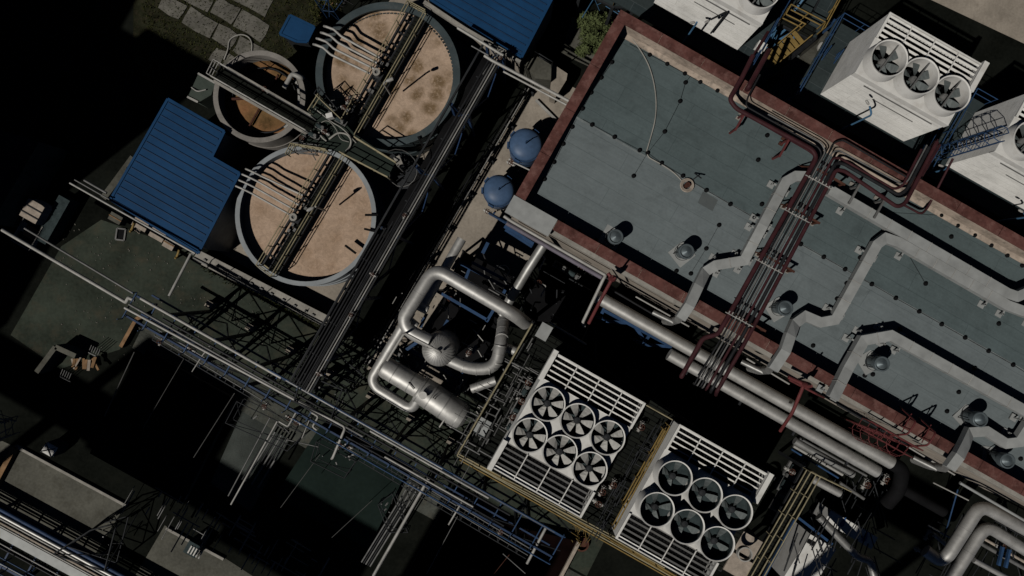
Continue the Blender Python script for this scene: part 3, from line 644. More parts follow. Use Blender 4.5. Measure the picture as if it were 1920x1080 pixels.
# bridge walkways over the tanks
def bridge(label, L0, L1, R0, R1, z, holes=True, rm=m_cream, walk=.55):
    """walkway between left rail L0-L1 and right rail R0-R1 (pixels, at rail height)"""
    zr = z + 1.0
    a, b, c, d = [P(*q, zr) - Z * 1.0 for q in (L0, L1, R0, R1)]
    o = thing("tank_walkway", label, "walkway", a)
    MB().rail([a, b], 1.0, .03, 1.25, 1).build("railing", rm, o); MB().rail([c, d], 1.0, .03, 1.25, 1).build("railing", rm, o)
    mb = MB()
    for p, q in ((a, b), (c, d), (a.lerp(c, .45), b.lerp(d, .45))): mb.beam(p - Z * .1, q - Z * .1, .1, .24)
    n = int((b - a).length / .75)
    for i in range(n + 1): mb.beam(a.lerp(b, i / n) - Z * .12, c.lerp(d, i / n) - Z * .12, .12, .12)
    mb.build("girder", m_steel, o)
    mb = MB(); mb.hexa([a.lerp(c, 1 - walk) - Z * .02, c - Z * .02, d - Z * .02, b.lerp(d, 1 - walk) - Z * .02], [a.lerp(c, 1 - walk) + Z * .02, c + Z * .02, d + Z * .02, b.lerp(d, 1 - walk) + Z * .02]); mb.build("deck", m_grate, o)
    return o, (a, b, c, d)
b1, q1 = bridge("walkway with cream rails across the dark upper tank", (764, 0), (640, 222), (797, 18), (664, 252), 3.95)
b2, q2 = bridge("walkway with cream rails across the pale rimmed tank", (610, 280), (480, 497), (644, 286), (507, 518), 3.95)
b3, q3 = bridge("walkway crossing the smallest tank from its upper left", (400, 111), (583, 217), (387, 137), (572, 243), 4.75, True, m_pipew, .9)
mb = MB(); mb.rail([q1[0], q1[2]], 1.0, .03, .6, 2); mb.build("end_rail", m_cream, b1)
mb = MB(); mb.rail([q2[1], q2[3]], 1.0, .03, .6, 1); mb.beam(q2[1] - Z * .02, q2[3] - Z * .02, .25, .05); mb.build("end_rail", m_cream, b2)
mb = MB(); mb.rail([q3[0], q3[2]], 1.0, .03, .5, 2); mb.build("end_rail", m_pipew, b3)
mb = MB(); mb.beam(q3[2] - Z * .1 + V * .12, q3[3] - Z * .1 + V * .12, .14, .1); mb.beam(q3[0].lerp(q3[1], .15) + Z * 1.0, q3[1] + Z * 1.0, .09, .12); mb.build("cable_tray", m_whitew, b3)
for (qa, l) in ((q1, "electric drive unit on the walkway of the dark upper tank"), (q2, "electric drive unit on the walkway of the pale rimmed tank")):
    m_ = qa[0].lerp(qa[1], .56).lerp(qa[2].lerp(qa[3], .56), .35); o = thing("drive_unit", l, "motor", m_)
    MB().box(m_ + Z * .2, .6, .5, .36, -UA).build("gearbox", m_steel, o); MB().cyl(m_ + Z * .36, .2, .4, 14).build("motor", m_pipeg, o)
    MB().lathe(m_ + Z * .78, [(.1, 0), (.22, .02), (.22, .07), (.1, .07), (.1, 0)], 16).build("cap_ring", m_whitew, o)
    mb = MB()
    for k in range(6): MB().box(m_ + V * random.uniform(-.9, 1.2) + U * random.uniform(-.2, .25) + Z * .12, .14, .2, .22, -UA).build("fitting", m_pipeg, o)
def lamp(label, base, z0, zh, hd, group=None, hs=.8, m=m_pipew):
    b = P(base[0], base[1], z0); o = thing("lamp_post", label, "lamp", b, group); hp = P(hd[0], hd[1], zh); d = Vector((hp.x - b.x, hp.y - b.y, 0))
    MB().tube([b, Vector((b.x, b.y, zh - .25)), hp - d.normalized() * .1 - Z * .02], .05, 8, .4).build("pole", m, o)
    dn = d.normalized() if d.length > .05 else V
    mb = MB(); n = 10; mb.lathe(hp + dn * .02, [(.0, -.1 * hs), (.09 * hs, -.02 * hs), (.13 * hs, .12 * hs), (.12 * hs, .42 * hs), (.0, .52 * hs)], 12, True, dn); mb.build("lamp_head", m_pipew, o); return o
lamp("street lamp leaning from the walkway over the dark upper tank", (732, 177), 4.35, 6.7, (725, 152))
lamp("street lamp leaning from the walkway over the pale rimmed tank", (610, 395), 4.35, 6.4, (588, 389))
# four feed pipes into each frothy tank
for k, (a, b) in enumerate((((612, 50), (712, 108)), ((606, 62), (707, 118)), ((598, 73), (702, 129)), ((592, 84), (694, 138)))):
    tubeobj("feed_pipe", ["topmost", "second from the top", "third from the top", "lowest"][k] + " of the four pale feed pipes of the dark upper tank", "pipe", [P(a[0] - 4, a[1] - 1, 3.0), P(a[0], a[1], 4.9), P(a[0] + 14, a[1] + 5, 4.9), P(a[0] + 28, a[1] + 18, 4.75), P(*b, 4.75)], .072, m_pipew, .09, 8, "feed pipes of the dark tank")
for k, (a, b) in enumerate((((462, 317), (568, 366)), ((455, 327), (560, 384)), ((449, 338), (552, 393)), ((443, 349), (545, 403)))):
    tubeobj("feed_pipe", ["topmost", "second from the top", "third from the top", "lowest"][k] + " of the four pale feed pipes of the pale rimmed tank", "pipe", [P(a[0] - 3, a[1] - 1, 3.0), P(a[0], a[1], 4.8), P(a[0] + 14, a[1] + 6, 4.8), P(a[0] + 30, a[1] + 14, 4.7), P(*b, 4.7)], .06, m_pipew, .09, 8, "feed pipes of the pale tank")
tubeobj("hose", "white hose looping on the slabs above the smallest tank", "hose", [P(x, y, .12) for x, y in ((420, 112), (428, 92), (429, 76), (440, 67), (455, 64), (468, 70), (473, 82), (472, 96))], .045, m_ropes, .4, 7)
o = thing("green_plinth", "grey green concrete plinth beside the end of the smallest tank's walkway", "plinth", P(385, 160)); w3 = [P(372, 138, 1.6), P(404, 156, 1.6), P(396, 178, 1.6), P(372, 192, 1.6), P(352, 182, 1.6)]
MB().prism(w3, 0, 1.6).build("slab", M("grey_green_slab", (.085, .105, .09), .85), o); mb = MB(); mb.beam(w3[0] + Z * .03, w3[1] + Z * .03, .12, .1); mb.beam(w3[4] + Z * .03, w3[3] + Z * .03, .12, .1); mb.tube([w3[4].lerp(w3[0], .4) + Z * .06, P(370, 172, 1.75), P(386, 168, 1.7)], .04, 6, .2); mb.build("edge_strip", m_pipew, o)
# central platform
pc = [P(578, 204, 4.75), P(598, 178, 4.75), P(664, 250, 4.75), P(741, 303, 4.75), P(727, 332, 4.75), P(640, 284, 4.75), P(560, 268, 4.75)]
o = thing("tank_platform", "dark green platform where the three tank walkways meet", "platform", pc[0])
MB().prism(pc, 4.62, 4.7).build("deck", m_dgreen, o)
for rr, r_, g_, k_ in (([(664, 256), (741, 303)], .04, 1.1, 1), ([(636, 284), (726, 331)], .035, 1.1, 1), ([(592, 178), (638, 222)], .03, .8, 1), ([(596, 176), (577, 206)], .035, .8, 1), ([(544, 268), (610, 279)], .03, .4, 2), ([(545, 268), (535, 288)], .03, .4, 2)):
    MB().rail([P(x, y, 5.7) - Z for x, y in rr], 1, r_, g_, k_).build("railing", m_cream, o)
for p in pc: MB().tube([Vector((p.x, p.y, 0)), Vector((p.x, p.y, 4.62))], .08, 6).build("leg", m_steel, o)
for pts, l, r in (([(617, 261), (634, 248), (651, 251), (659, 262), (657, 275), (649, 283)], "thick white hose looping on the tank platform", .055), ([(591, 204), (606, 216), (622, 229), (642, 240), (668, 268)], "pale hose lying diagonally across the tank platform", .03), ([(598, 232), (614, 224), (630, 240), (638, 262), (654, 266)], "thin pale hose curled on the tank platform", .02), ([(598, 248), (604, 258), (612, 264)], "short white hose on the tank platform by the small tank", .05)):
    tubeobj("hose", l, "hose", [P(x, y, 4.8 + .12 * (i % 2)) for i, (x, y) in enumerate(pts)], r, m_ropes, .5, 7)
mb = MB(); mb.box(P(619, 218, 5.0), .36, .26, .5, -UA + .8); single("control_box", "small white control box on the tank platform", "box", mb, m_white)
# spiral stair
sc_ = P(752, 316, 4.4); o = thing("spiral_stair", "spiral stair at the end of the tank platform", "stair", Vector((sc_.x, sc_.y, 0)))
mb = MB(); mb.tube([Vector((sc_.x, sc_.y, 0)), Vector((sc_.x, sc_.y, 5.4))], .07, 8); mb.build("column", m_pipeg, o)
mb = MB()
for k in range(20):
    a = 2.2 - k * .42; d = Vector((math.cos(a), math.sin(a), 0)); e = Vector((-d.y, d.x, 0)); c = Vector((sc_.x, sc_.y, 4.6 - .22 * k))
    mb.hexa([c + d * .1 - e * .04, c + d * .9 - e * .2, c + d * .9 + e * .2, c + d * .1 + e * .04], [c + d * .1 - e * .04 + Z * .03, c + d * .9 - e * .2 + Z * .03, c + d * .9 + e * .2 + Z * .03, c + d * .1 + e * .04 + Z * .03])
mb.build("tread", m_steel, o)
mb = MB(); hp = [Vector((sc_.x, sc_.y, 5.6 - .22 * k)) + Vector((math.cos(2.2 - k * .42), math.sin(2.2 - k * .42), 0)) * .92 for k in range(20)]; mb.tube(hp, .025, 5)
for p in hp[::2]: mb.tube([p - Z * 1.0, p], .015, 4)
mb.build("handrail", m_pipeg, o)
mb = MB(); mb.box(P(748, 303, 5.1), .35, .5, .6, .4); single("control_box", "pale cabinet at the head of the spiral stair", "box", mb, m_whitew)
# small fittings -------------------------------------------------------------
def make_pump():
    o = local(thing("pump", "", "pump")); MB().box((0, 0, .06), .9, .42, .12).build("base_plate", m_pipeg, o)
    MB().lathe((-.38, 0, .32), [(.0, 0), (.15, .02), (.17, .1), (.17, .42), (.12, .46), (0, .47)], 14, True, (1, 0, 0)).build("motor", m_ddark, o)
    mb = MB(); mb.lathe((.14, 0, .32), [(.0, 0), (.2, .02), (.2, .16), (0, .18)], 14, True, (1, 0, 0)); mb.tube([(.23, 0, .32), (.23, 0, .75)], .07, 8); mb.lathe((.23, 0, .72), [(.12, 0), (.12, .05)], 10); mb.build("casing", m_pipeg, o); return o
def make_valve():
    o = local(thing("valve", "", "valve")); mb = MB(); mb.tube([(-.32, 0, .2), (.32, 0, .2)], .09, 8); mb.lathe((-.2, 0, .2), [(.16, 0), (.16, .04)], 10, True, (1, 0, 0)); mb.lathe((.2, 0, .2), [(.16, 0), (.16, .04)], 10, True, (1, 0, 0)); mb.tube([(0, 0, .2), (0, 0, .52)], .05, 6); mb.build("body", m_pipew, o)
    mb = MB(); mb.tube([(math.cos(a) * .16, math.sin(a) * .16, .54) for a in [i * math.pi / 6 for i in range(13)]], .022, 5); mb.beam((-.16, 0, .54), (.16, 0, .54), .03); mb.beam((0, -.16, .54), (0, .16, .54), .03); mb.build("hand_wheel", m_rust, o); return o
PROT = {}
def fit(kind, label, x, y, z, rot=None, group=None, sc=1.0):
    p = P(x, y, z); rot = random.choice([-UA, -UA + 1.57]) if rot is None else rot
    if kind not in PROT:
        o = (make_pump if kind == "pump" else make_valve)(); PROT[kind] = o; o.location = p; o.rotation_euler = (0, 0, rot); o["label"] = label
        if group: o["group"] = group
    else: o = dup(PROT[kind], p, rot, label, group)
    o.scale = (sc,) * 3
for i, (x, y, l) in enumerate([(604, 240, "pump on the tank platform beside the small tank"), (590, 255, "pump on the tank platform near the pale tank"), (640, 228, "pump on the tank platform by the dark tank walkway")]): fit("pump", l, x, y, 4.72, sc=.75)
for i, (x, y, l) in enumerate([(570, 262, "valve at the edge of the tank platform above the pale tank"), (612, 250, "valve between the hoses on the tank platform"), (648, 205, "valve beside the drive unit of the dark tank"), (655, 190, "valve on the dark tank walkway end"), (500, 170, "valve on the small tank walkway")]): fit("valve", l, x, y, 4.72, sc=.8)
# clutter frame hanging over the tank edge
def pipe_frame(label, pts, z, h, m, name="pipe_frame", cat="pipe_frame", r=.03):  # open frame of pipes with loose fittings in it
    o = thing(name, label, cat, P(pts[0][0], pts[0][1], z)); ps = [P(x, y, z) for x, y in pts]; mb = MB()
    n = len(ps)
    for i in range(n):
        a, b = ps[i], ps[(i + 1) % n]; mb.tube([a, a + Z * h], r, 5); mb.tube([a + Z * h, b + Z * h], r, 5); mb.tube([a, b + Z * h], r * .7, 5); mb.tube([a + Z * h * .5, b + Z * h * .5], r * .8, 5)
    mb.build("frame", m, o)
    for k in range(7): 
        fb = MB(); t = ps[0].lerp(ps[1 % n], random.random()).lerp(ps[2 % n], random.random() * .8); fb.beam(t + Z * h * random.random(), t + Z * h * random.random() + U * random.uniform(-.4, .4) + V * random.uniform(-.4, .4), random.uniform(.03, .09)); fb.build("fitting", m_pipeg, o)
    return o
pipe_frame("tangle of pale pipework over the top edge of the pale rimmed tank", [(556, 272), (600, 276), (598, 292), (560, 290)], 4.1, .7, m_pipeg)
pipe_frame("dark sampling pipework at the left edge of the dark upper tank", [(606, 172), (640, 212), (632, 222), (598, 184)], 4.1, 1.0, m_steel)
pipe_frame("blue grey pipework between the top shed and the dark tank", [(640, -10), (678, -10), (640, 42), (618, 40)], 1.0, 3.4, m_bluest)
# ---------------------------------------------------------------- blue sheds
def shed(label, pts, z, rib_dir, gap, wallm=m_graywall, name="blue_shed", ov=.25, tilt=.02):
    w3 = [P(x, y, z) for x, y in pts]; cen = sum(w3, Vector()) / len(w3); o = thing(name, label, "shed", Vector((cen.x, cen.y, 0)))
    hz = lambda p: z + (p - cen).dot(V) * -tilt
    top = [Vector((p.x, p.y, hz(p))) for p in w3]
    MB().hexa([p - Z * .12 for p in top], top).build("roof", m_blue, o)
    # standing seams, clipped to the outline
    mb = MB(); d = rib_dir; s_ = Vector((-d.y, d.x, 0)); n = len(w3)
    lo = min(p.dot(s_) for p in w3); hi = max(p.dot(s_) for p in w3); k = lo + gap * .6
    while k < hi - .05:
        xs = []
        for i in range(n):
            a, b = w3[i], w3[(i + 1) % n]; da, db = a.dot(s_) - k, b.dot(s_) - k
            if da * db < 0: xs.append(a.lerp(b, da / (da - db)))
        xs.sort(key=lambda p: p.dot(d))
        for i in range(0, len(xs) - 1, 2):
            a, b = xs[i] + d * .12, xs[i + 1] - d * .12; mb.beam(Vector((a.x, a.y, hz(a) + .02)), Vector((b.x, b.y, hz(b) + .02)), .05, .05)
        k += gap
    sm = m_blue if name == "canopy" else m_seam
    if mb.v: mb.build("standing_seam", sm, o)
    mb = MB()
    for i in range(n):
        a, b = top[i], top[(i + 1) % n]; mb.beam(a + Z * .02, b + Z * .02, .14, .06)
    mb.build("edge_trim", m_blue, o)
    ins = [p.lerp(cen, .06) for p in w3]
    MB().prism(ins, 0, z - .35).build("wall", wallm, o); return o
m_seam = M("blue_seam", (.022, .06, .14), .5)
shed("large L-shaped shed with ribbed blue roof at left", [(316, 186), (422, 247), (398, 295), (450, 325), (371, 475), (206, 374)], 4.6, U, .42, m_pipew)
shed("ribbed blue roofed shed at the top edge above the dark tank", [(790, -12), (978, 107), (1050, -30), (900, -120)], 5.0, U, .42, m_wall)
shed("small plain blue canopy left of the dark upper tank", [(544, 29), (590, 51), (576, 79), (556, 78), (525, 64)], 3.0, U, 9, m_steel, "canopy")
# pale fascia under the upper shed and its platform
mb = MB(); a, b = P(872, 52, 4.4), P(978, 113, 4.4); mb.beam(a + V * .1, b + V * .1, .22, .3); a2 = P(797, 2, 4.4); mb.beam(a2 + V * .1, a + V * .1, .22, .3); single("gutter", "pale gutter along the near edge of the upper blue shed", "gutter", mb, m_whitew)
o = thing("concrete_platform", "pale grey loading platform beside the upper blue shed", "platform", P(1025, 140))
MB().prism([P(973, 108, 2.2), P(992, 96, 2.2), P(1034, 120, 2.2), P(1033, 150, 2.2), P(1004, 147, 2.2)], 0, 2.2).build("slab", m_mid, o); MB().prism([P(1034, 118, 1.6), P(1064, 138, 1.6), P(1062, 150, 1.6), P(1042, 182, 1.6), P(1032, 178, 1.6)], 0, 1.6).build("slab", m_pale, o)
MB().rail([P(1002, 106, 2.2), P(1034, 126, 2.2)], 1, .04, .8, 1).build("railing", m_steel, o)
mb = MB(); mb.beam(P(1005, 188, .15), P(1045, 228, .15), .15, .2); mb.build("kerb", m_pipew, o)
# retaining wall below the tanks
o = thing("retaining_wall", "long pale topped retaining wall below the pale rimmed tank", "wall", P(500, 545))
a, b = P(366, 478, 1.2), P(634, 614, 1.2)
MB().beam(a - Z * .75 + V * .1, b - Z * .75 + V * .1, .5, 1.3).build("wall", m_graywall, o); MB().beam(a - Z * .05, b - Z * .05, .72, .1).build("coping", m_whitew, o)
mb = MB(); mb.beam(a + Z * .06 + V * .2, b + Z * .06 + V * .2, .06, .1)
for k in range(14): mb.box(a.lerp(b, k / 13 + random.uniform(-.02, .02)) + Z * .06, .2, .08, .1, -UA)
mb.build("cable_duct", m_pipeg, o)
mb = MB(); mb.beam(P(252, 296, 2), P(196, 372, 2), .4, .3); single("wall_ledge", "pale ledge along the left side of the L-shaped blue shed", "ledge", mb, m_mid)
# crates and panels along the front of the L shed
for i, (x, y, sx, sy, l) in enumerate(((268, 422, .95, .55, "left pale panel leaning at the front of the L-shaped shed"), (300, 441, .95, .6, "middle pale panel at the front of the L-shaped shed"), (322, 458, .7, .6, "right pale panel at the front of the L-shaped shed"), (222, 410, .8, .5, "grey panel at the left front corner of the L-shaped shed"))):
    c = P(x, y, .6); o = thing("wall_panel", l, "panel", c - Z * .6); MB().ubox(c, sx, sy, .7).build("panel", m_tarp if i < 3 else m_mid, o); MB().ubox(c + Z * .36, sx + .04, .06, .05).build("strap", m_wood, o)
for (x, y, l) in ((248, 424, "left curved yellow bollard rail by the L-shaped shed"), (333, 474, "right curved yellow bollard rail by the L-shaped shed")):
    mb = MB(); mb.tube([P(x + 5, y - 12, 0), P(x + 5, y - 12, 1.0), P(x, y + 4, 1.0), P(x - 4, y + 10, 0)], .07, 8, .3); single("guard_rail", l, "rail", mb, m_yellow)
mb = MB(); 
for k in range(6): mb.beam(P(255 + k * 2.2, 415 + k * 1.5, .8), P(248 + k * 2.6, 428 + k * 2, .1), .05)
single("rack", "slim slatted rack by the left yellow rail", "rack", mb, m_tarp)
o = thing("manhole_frame", "small open square manhole frame in the yard", "manhole", P(227, 440))
mb = MB(); q = [(220, 428), (236, 430), (233, 451), (217, 449)]
for i in range(4): mb.beam(P(*q[i], .05), P(*q[(i + 1) % 4], .05), .09, .1)
mb.build("frame", m_pipeg, o); mb = MB(); mb.add([P(x, y, .02) for x, y in q], [[0, 1, 2, 3]]); mb.build("cover", m_black, o)
# small truck in the yard
o = thing("utility_truck", "small work truck with pale canvas cab and orange load parked at left", "truck", P(82, 424))
def td(u, v, z): return P(82, 424) + Vector((-V.x, -V.y, 0)) * u + U * v + Z * z
MB().beam(td(-1.5, 0, .55), td(1.5, 0, .55), 1.3, .22).build("chassis", m_ddark, o)
mb = MB(); c = [(.25, -.62), (1.45, -.62), (1.5, -.4), (1.5, .4), (1.45, .62), (.25, .62)]; mb.hexa([td(u, v, .68) for u, v in c], [td(.05 + u * .94, v * .9, 1.75) for u, v in c]); mb.build("cab", m_tarp, o)
mb = MB(); mb.beam(td(.6, -.58, 1.78), td(.6, .58, 1.78), .06, .04); mb.beam(td(1.05, -.58, 1.78), td(1.05, .58, 1.78), .06, .04); mb.build("roof_bar", m_steel, o)
mb = MB(); mb.beam(td(-.85, .12, .8), td(-.2, .12, .8), .85, .35); mb.build("load", m_orange, o); mb = MB(); mb.beam(td(-.7, -.5, .8), td(-.1, -.5, .8), .3, .3); mb.build("load_box", m_tarp, o)
mb = MB()
for s_ in (-.63, .63): mb.beam(td(-1.45, s_, .95), td(.2, s_, .95), .05, .35)
mb.beam(td(-1.45, -.63, .95), td(-1.45, .63, .95), .05, .35); mb.build("side_board", m_whitew, o)
for u in (-1.0, 1.05):
    for s_ in (-.62, .62): MB().lathe(td(u, s_, .33) - U * .1, [(.1, 0), (.33, .02), (.33, .18), (.1, .2)], 16, True, U).build("wheel", m_black, o)
c = P(118, 415); mb = MB(); mb.ubox(c + Z * .5, .7, 3.0, 1.0); mb.ubox(c + Z * 1.03, .76, 3.06, .06); single("storage_bin", "dark teal bin alongside the small work truck", "bin", mb, m_ddark)
# long yard pipes leading to the rack
tubeobj("yard_pipe", "long pale pipe ending in the dark left of the yard", "pipe", [P(4, 431, 4.4), P(226, 561, 4.4), P(236, 567, 4.4), P(241, 558, 4.9), P(252, 563, 4.9)], .1, m_pipew, .1, 8, collars=3)
tubeobj("yard_pipe", "long pale pipe passing above the small work truck", "pipe", [P(46, 428, 4.8), P(250, 550, 4.8)], .06, m_pipeg, 0, 8)
tubeobj("yard_pipe", "pale pipe along the front edge of the L-shaped blue shed", "pipe", [P(131, 343, 4.9), P(366, 475, 4.9)], .055, m_pipew, 0, 8)
tubeobj("yard_pipe", "thin grey pipe ending beside the left corner of the L-shaped shed", "pipe", [P(140, 337, 4.8), P(205, 374, 4.8)], .04, m_pipeg, 0, 8)
tubeobj("yard_pipe", "broad grey pipe stub at the left corner of the L-shaped shed", "pipe", [P(158, 338, 4.6), P(200, 362, 4.6)], .07, m_pipeg, 0, 8)
tubeobj("yard_pipe", "pale pipe from the L-shaped shed down to the blue pipe rack", "pipe", [P(358, 476, 4.6), P(317, 555, 4.9)], .08, m_pipew, 0, 8)
# ---------------------------------------------------------------- blue pipe rack along the yard
m_rackst = M("rack_blue_steel", (.028, .06, .14), .55, var=.35, scale=2)
RZ = 5.2
def rk(t, s_, z): return P(250, 560, RZ) + U * t + V * s_ + Z * (z - RZ)
RL = (P(1048, 1020, RZ) - P(250, 560, RZ)).length
o = thing("pipe_rack", "long blue steel pipe rack running diagonally across the yard", "rack", rk(0, 0, 0))
for s_ in (-.2, 1.05): MB().beam(rk(0, s_, RZ - .15), rk(RL, s_, RZ - .15), .1, .2).build("girder", m_rackst, o)
for s_ in (-.2, 1.05): MB().beam(rk(0, s_, RZ - 1.9), rk(RL, s_, RZ - 1.9), .09, .16).build("girder", m_rackst, o)
n = int(RL / 1.28)
for i in range(n + 1):
    t = RL * i / n; mb = MB(); mb.beam(rk(t, -.4, RZ), rk(t, 1.28, RZ), .055, .07); mb.tube([rk(t, 1.28, RZ), rk(t, 1.28, RZ + .5)], .03, 5); mb.tube([rk(t, -.4, RZ), rk(t, -.4, RZ + .5)], .03, 5); mb.build("cross_beam", m_bluest, o)
for i in range(10):
    t = 2.2 + i * 2.85
    if t > RL: break
    mb = MB()
    for s_ in (-.2, 1.05): mb.beam(rk(t, s_ * 1.15, 0), rk(t, s_, RZ - .2), .17)
    mb.beam(rk(t, -.2, RZ - 1.9), rk(t, 1.05, .4), .07); mb.beam(rk(t, 1.05, RZ - 1.9), rk(t, -.2, .4), .07); mb.beam(rk(t, -.2, 2.0), rk(t, 1.05, 2.0), .08); mb.build("trestle", m_steel, o)
    mb = MB(); mb.beam(rk(t, -.2, RZ - 1.9), rk(t + 1.4, -.2, .3), .07); mb.beam(rk(t + 2.85, -.2, RZ - 1.9), rk(t + 1.4, -.2, .3), .07); mb.beam(rk(t, 1.05, RZ - .2), rk(t + 2.85, 1.05, RZ - 1.9), .06); mb.build("brace", m_steel, o)
    MB().ubox(rk(t, -.75, .35), .45, .4, .7).build("footing", m_pale, o)
for s_, z in ((-.4, RZ + .5), (1.28, RZ + .5)): MB().tube([rk(8.5 if s_ < 0 else 11, s_, z), rk(RL, s_, z)], .04, 6).build("hand_rail", m_bluest, o)
RP = [(-.25, .4, 9.3, .085, m_pipew, "pale pipe on the far edge of the blue rack, upper run"), (-.3, 9.6, 19.5, .09, m_pipew, "pale pipe on the far edge of the blue rack, middle run"), (-.12, 15.0, 22.5, .065, m_pipew, "slim pale pipe near the far edge of the blue rack"), (-.3, 20.2, 26.6, .075, m_pipeg, "grey pipe on the far edge of the blue rack, lower run"),
      (.35, .0, 14.8, .065, m_pipeg, "bright slim pipe in the middle of the blue rack"), (.52, 1.5, 20.0, .05, m_piped, "dark pipe inside the blue rack"), (.12, 2.0, 24.0, .07, m_piped, "dark thick pipe inside the blue rack"), (.8, 14.0, 24.0, .05, m_piped, "dark thin pipe on the near side of the blue rack"), (.72, 16.4, 22.0, .06, m_pipew, "pale pipe in the lower half of the blue rack")]
for s_, a, b, r, m, l in RP: tubeobj("rack_pipe", l, "pipe", [rk(a, s_, RZ + .12), rk(b, s_, RZ + .12)], r, m, 0, 8, collars=1.28)
tubeobj("rack_pipe", "long bright pipe along the near side of the blue rack bending down at its end", "pipe", [rk(-.1, .62, RZ + .16), P(648, 801, RZ + .16), P(624, 858, RZ + .1), P(622, 860, 3.2)], .075, m_pipew, .2, 8, collars=2.6)
for (pts, r, l) in (([(557, 770), (540, 800), (523, 790)], .05, "bent pale pipe hanging under the near side of the blue rack"), ([(582, 772), (597, 781), (586, 800), (594, 806)], .06, "stepped pale pipe under the near side of the blue rack"), ([(394, 648), (377, 670)], .04, "short pale pipe under the rack at left"), ([(376, 672), (360, 697)], .03, "thin pale stub pipe under the rack at left"), ([(582, 783), (566, 822)], .03, "thin stub pipe beneath the stepped pipe")):
    tubeobj("drop_pipe", l, "pipe", [P(x, y, 4.4) for x, y in pts], r, m_pipew, .12, 7)
# cross pipes leaving the rack towards the lower left
for (a, b, z, r, m, l) in (((520, 790), (433, 946), 3.6, .05, m_pipew, "bright slanting pipe below the rack, left of the dark teal roof"), ((507, 782), (428, 930), 3.4, .04, m_pipeg, "slim pipe beside the bright slanting pipe"), ((805, 895), (700, 1080), 5.0, .09, m_pipew, "long bright pipe leaving the rack towards the bottom edge"), ((872, 931), (841, 984), 4.6, .05, m_pipew, "short pale pipe leaving the rack near the black roof"), ((1026, 985), (988, 1057), 5.0, .08, m_pipew, "pale pipe at the lower end of the blue rack"),
                              ((527, 822), (597, 838), 3.0, .03, m_pipeg, "thin strut across the black gap under the rack"), ((600, 852), (526, 952), 3.4, .02, m_dullp, "thin wire conduit over the left of the teal roof"), ((698, 938), (622, 1008), 3.4, .02, m_dullp, "thin wire conduit over the right of the teal roof"), ((345, 672), (268, 803), 3.4, .02, m_dullp, "thin conduit over the black roof, leftmost"), ((440, 737), (363, 858), 3.4, .025, m_dullp, "thin conduit over the black roof, second"), ((955, 1040), (915, 1090), 3.4, .02, m_rust, "thin rusty conduit over the bottom black roof"), ((858, 968), (800, 1076), 3.4, .02, m_pipeg, "thin conduit along the left of the bottom black roof"),
                              ((252, 660), (196, 780), 3.4, .035, m_dullp, "thin grey conduit left of the black roof"), ((943, 1038), (985, 1075), 3.4, .03, m_pipeg, "thin conduit slanting across the bottom black roof")):
    tubeobj("conduit", l, "pipe", [P(*a, z), P(*b, z)], r, m, 0, 7)
for k in range(6): tubeobj("floor_pipe", "dark pipe of a parallel row on the floor below the rack", "pipe", [P(540 - k * 6, 822 - k * 3, .5), P(484 - k * 6, 914 - k * 3, .5)], .06, m_pipeg if k % 2 == 0 else m_piped, 0, 7, "parallel floor pipes below the rack")
for k in range(5): tubeobj("floor_pipe", "dark pipe in the bundle beside the long bright pipe", "pipe", [P(786 - k * 4, 912 - k * 2, 2.5), P(694 - k * 4, 1062 - k * 2, 2.5)], .05, m_piped if k % 2 else m_pipeg, 0, 7, "pipe bundle beside the long bright pipe")
# walkway trusses shadowed under the rack
for (x0, y0, x1, y1, l) in ((300, 612, 520, 742, "dark cable ladder under the near side of the rack at left"), (660, 822, 860, 940, "dark cable ladder under the near side of the rack at the teal roof"), (860, 940, 1000, 1022, "dark cable ladder under the near side of the rack at the bottom roof")):
    a, b = P(x0, y0, 3.3), P(x1, y1, 3.3); o = thing("cable_ladder", l, "cable ladder", a); mb = MB(); L_ = (b - a).length
    for s_ in (0, .45, .9): mb.beam(a + V * s_, b + V * s_, .04, .06)
    mb.build("side_rail", m_steel, o); mb = MB(); n = int(L_ / .6)
    for k in range(n): mb.beam(a.lerp(b, k / n), a.lerp(b, k / n) + V * .9, .03, .03); 
    for k in range(n // 2): mb.beam(a.lerp(b, k / n * 2), a.lerp(b, (k * 2 + 1) / n) + V * .9, .03, .03)
    mb.build("rung", m_steel, o); mb = MB(); mb.tube([a + V * .2 + Z * .06, b + V * .25 + Z * .06], .04, 6); mb.tube([a + V * .6 + Z * .06, b + V * .65 + Z * .06], .03, 6); mb.build("cable", m_pipeg, o)
    mb = MB()
    for f in (.05, .5, .95): mb.beam(a.lerp(b, f) + V * .45 - Z * 3.3, a.lerp(b, f) + V * .45, .1)
    mb.build("leg", m_steel, o)
for i, (x, y, l) in enumerate([(655, 835, "white capped valve below the end of the long bright pipe"), (362, 655, "white valve under the rack at left"), (305, 640, "valve near the yellow kerb under the rack"), (545, 782, "valve in the tangle under the rack"), (560, 790, "second valve in the tangle under the rack"), (939, 993, "white valve by the lower end of the rack"), (500, 760, "valve left of the tangle under the rack"), (640, 832, "valve beside the bent end of the long bright pipe")]): fit("valve", l, x, y, 3.6, sc=.8)
random.seed(5)
pipe_frame("tangle of dark pipework under the rack above the slanting pipes", [(470, 742), (590, 800), (560, 830), (450, 780)], 1.5, 2.2, m_steel)
pipe_frame("dark pipe frame under the rack beside the bent pipe end", [(610, 815), (680, 850), (660, 880), (600, 850)], 1.5, 2.0, m_steel)
pipe_frame("dark ladder frame at the right edge of the teal roof", [(716, 935), (742, 915), (770, 985), (735, 985)], 3.2, 1.2, m_steel)
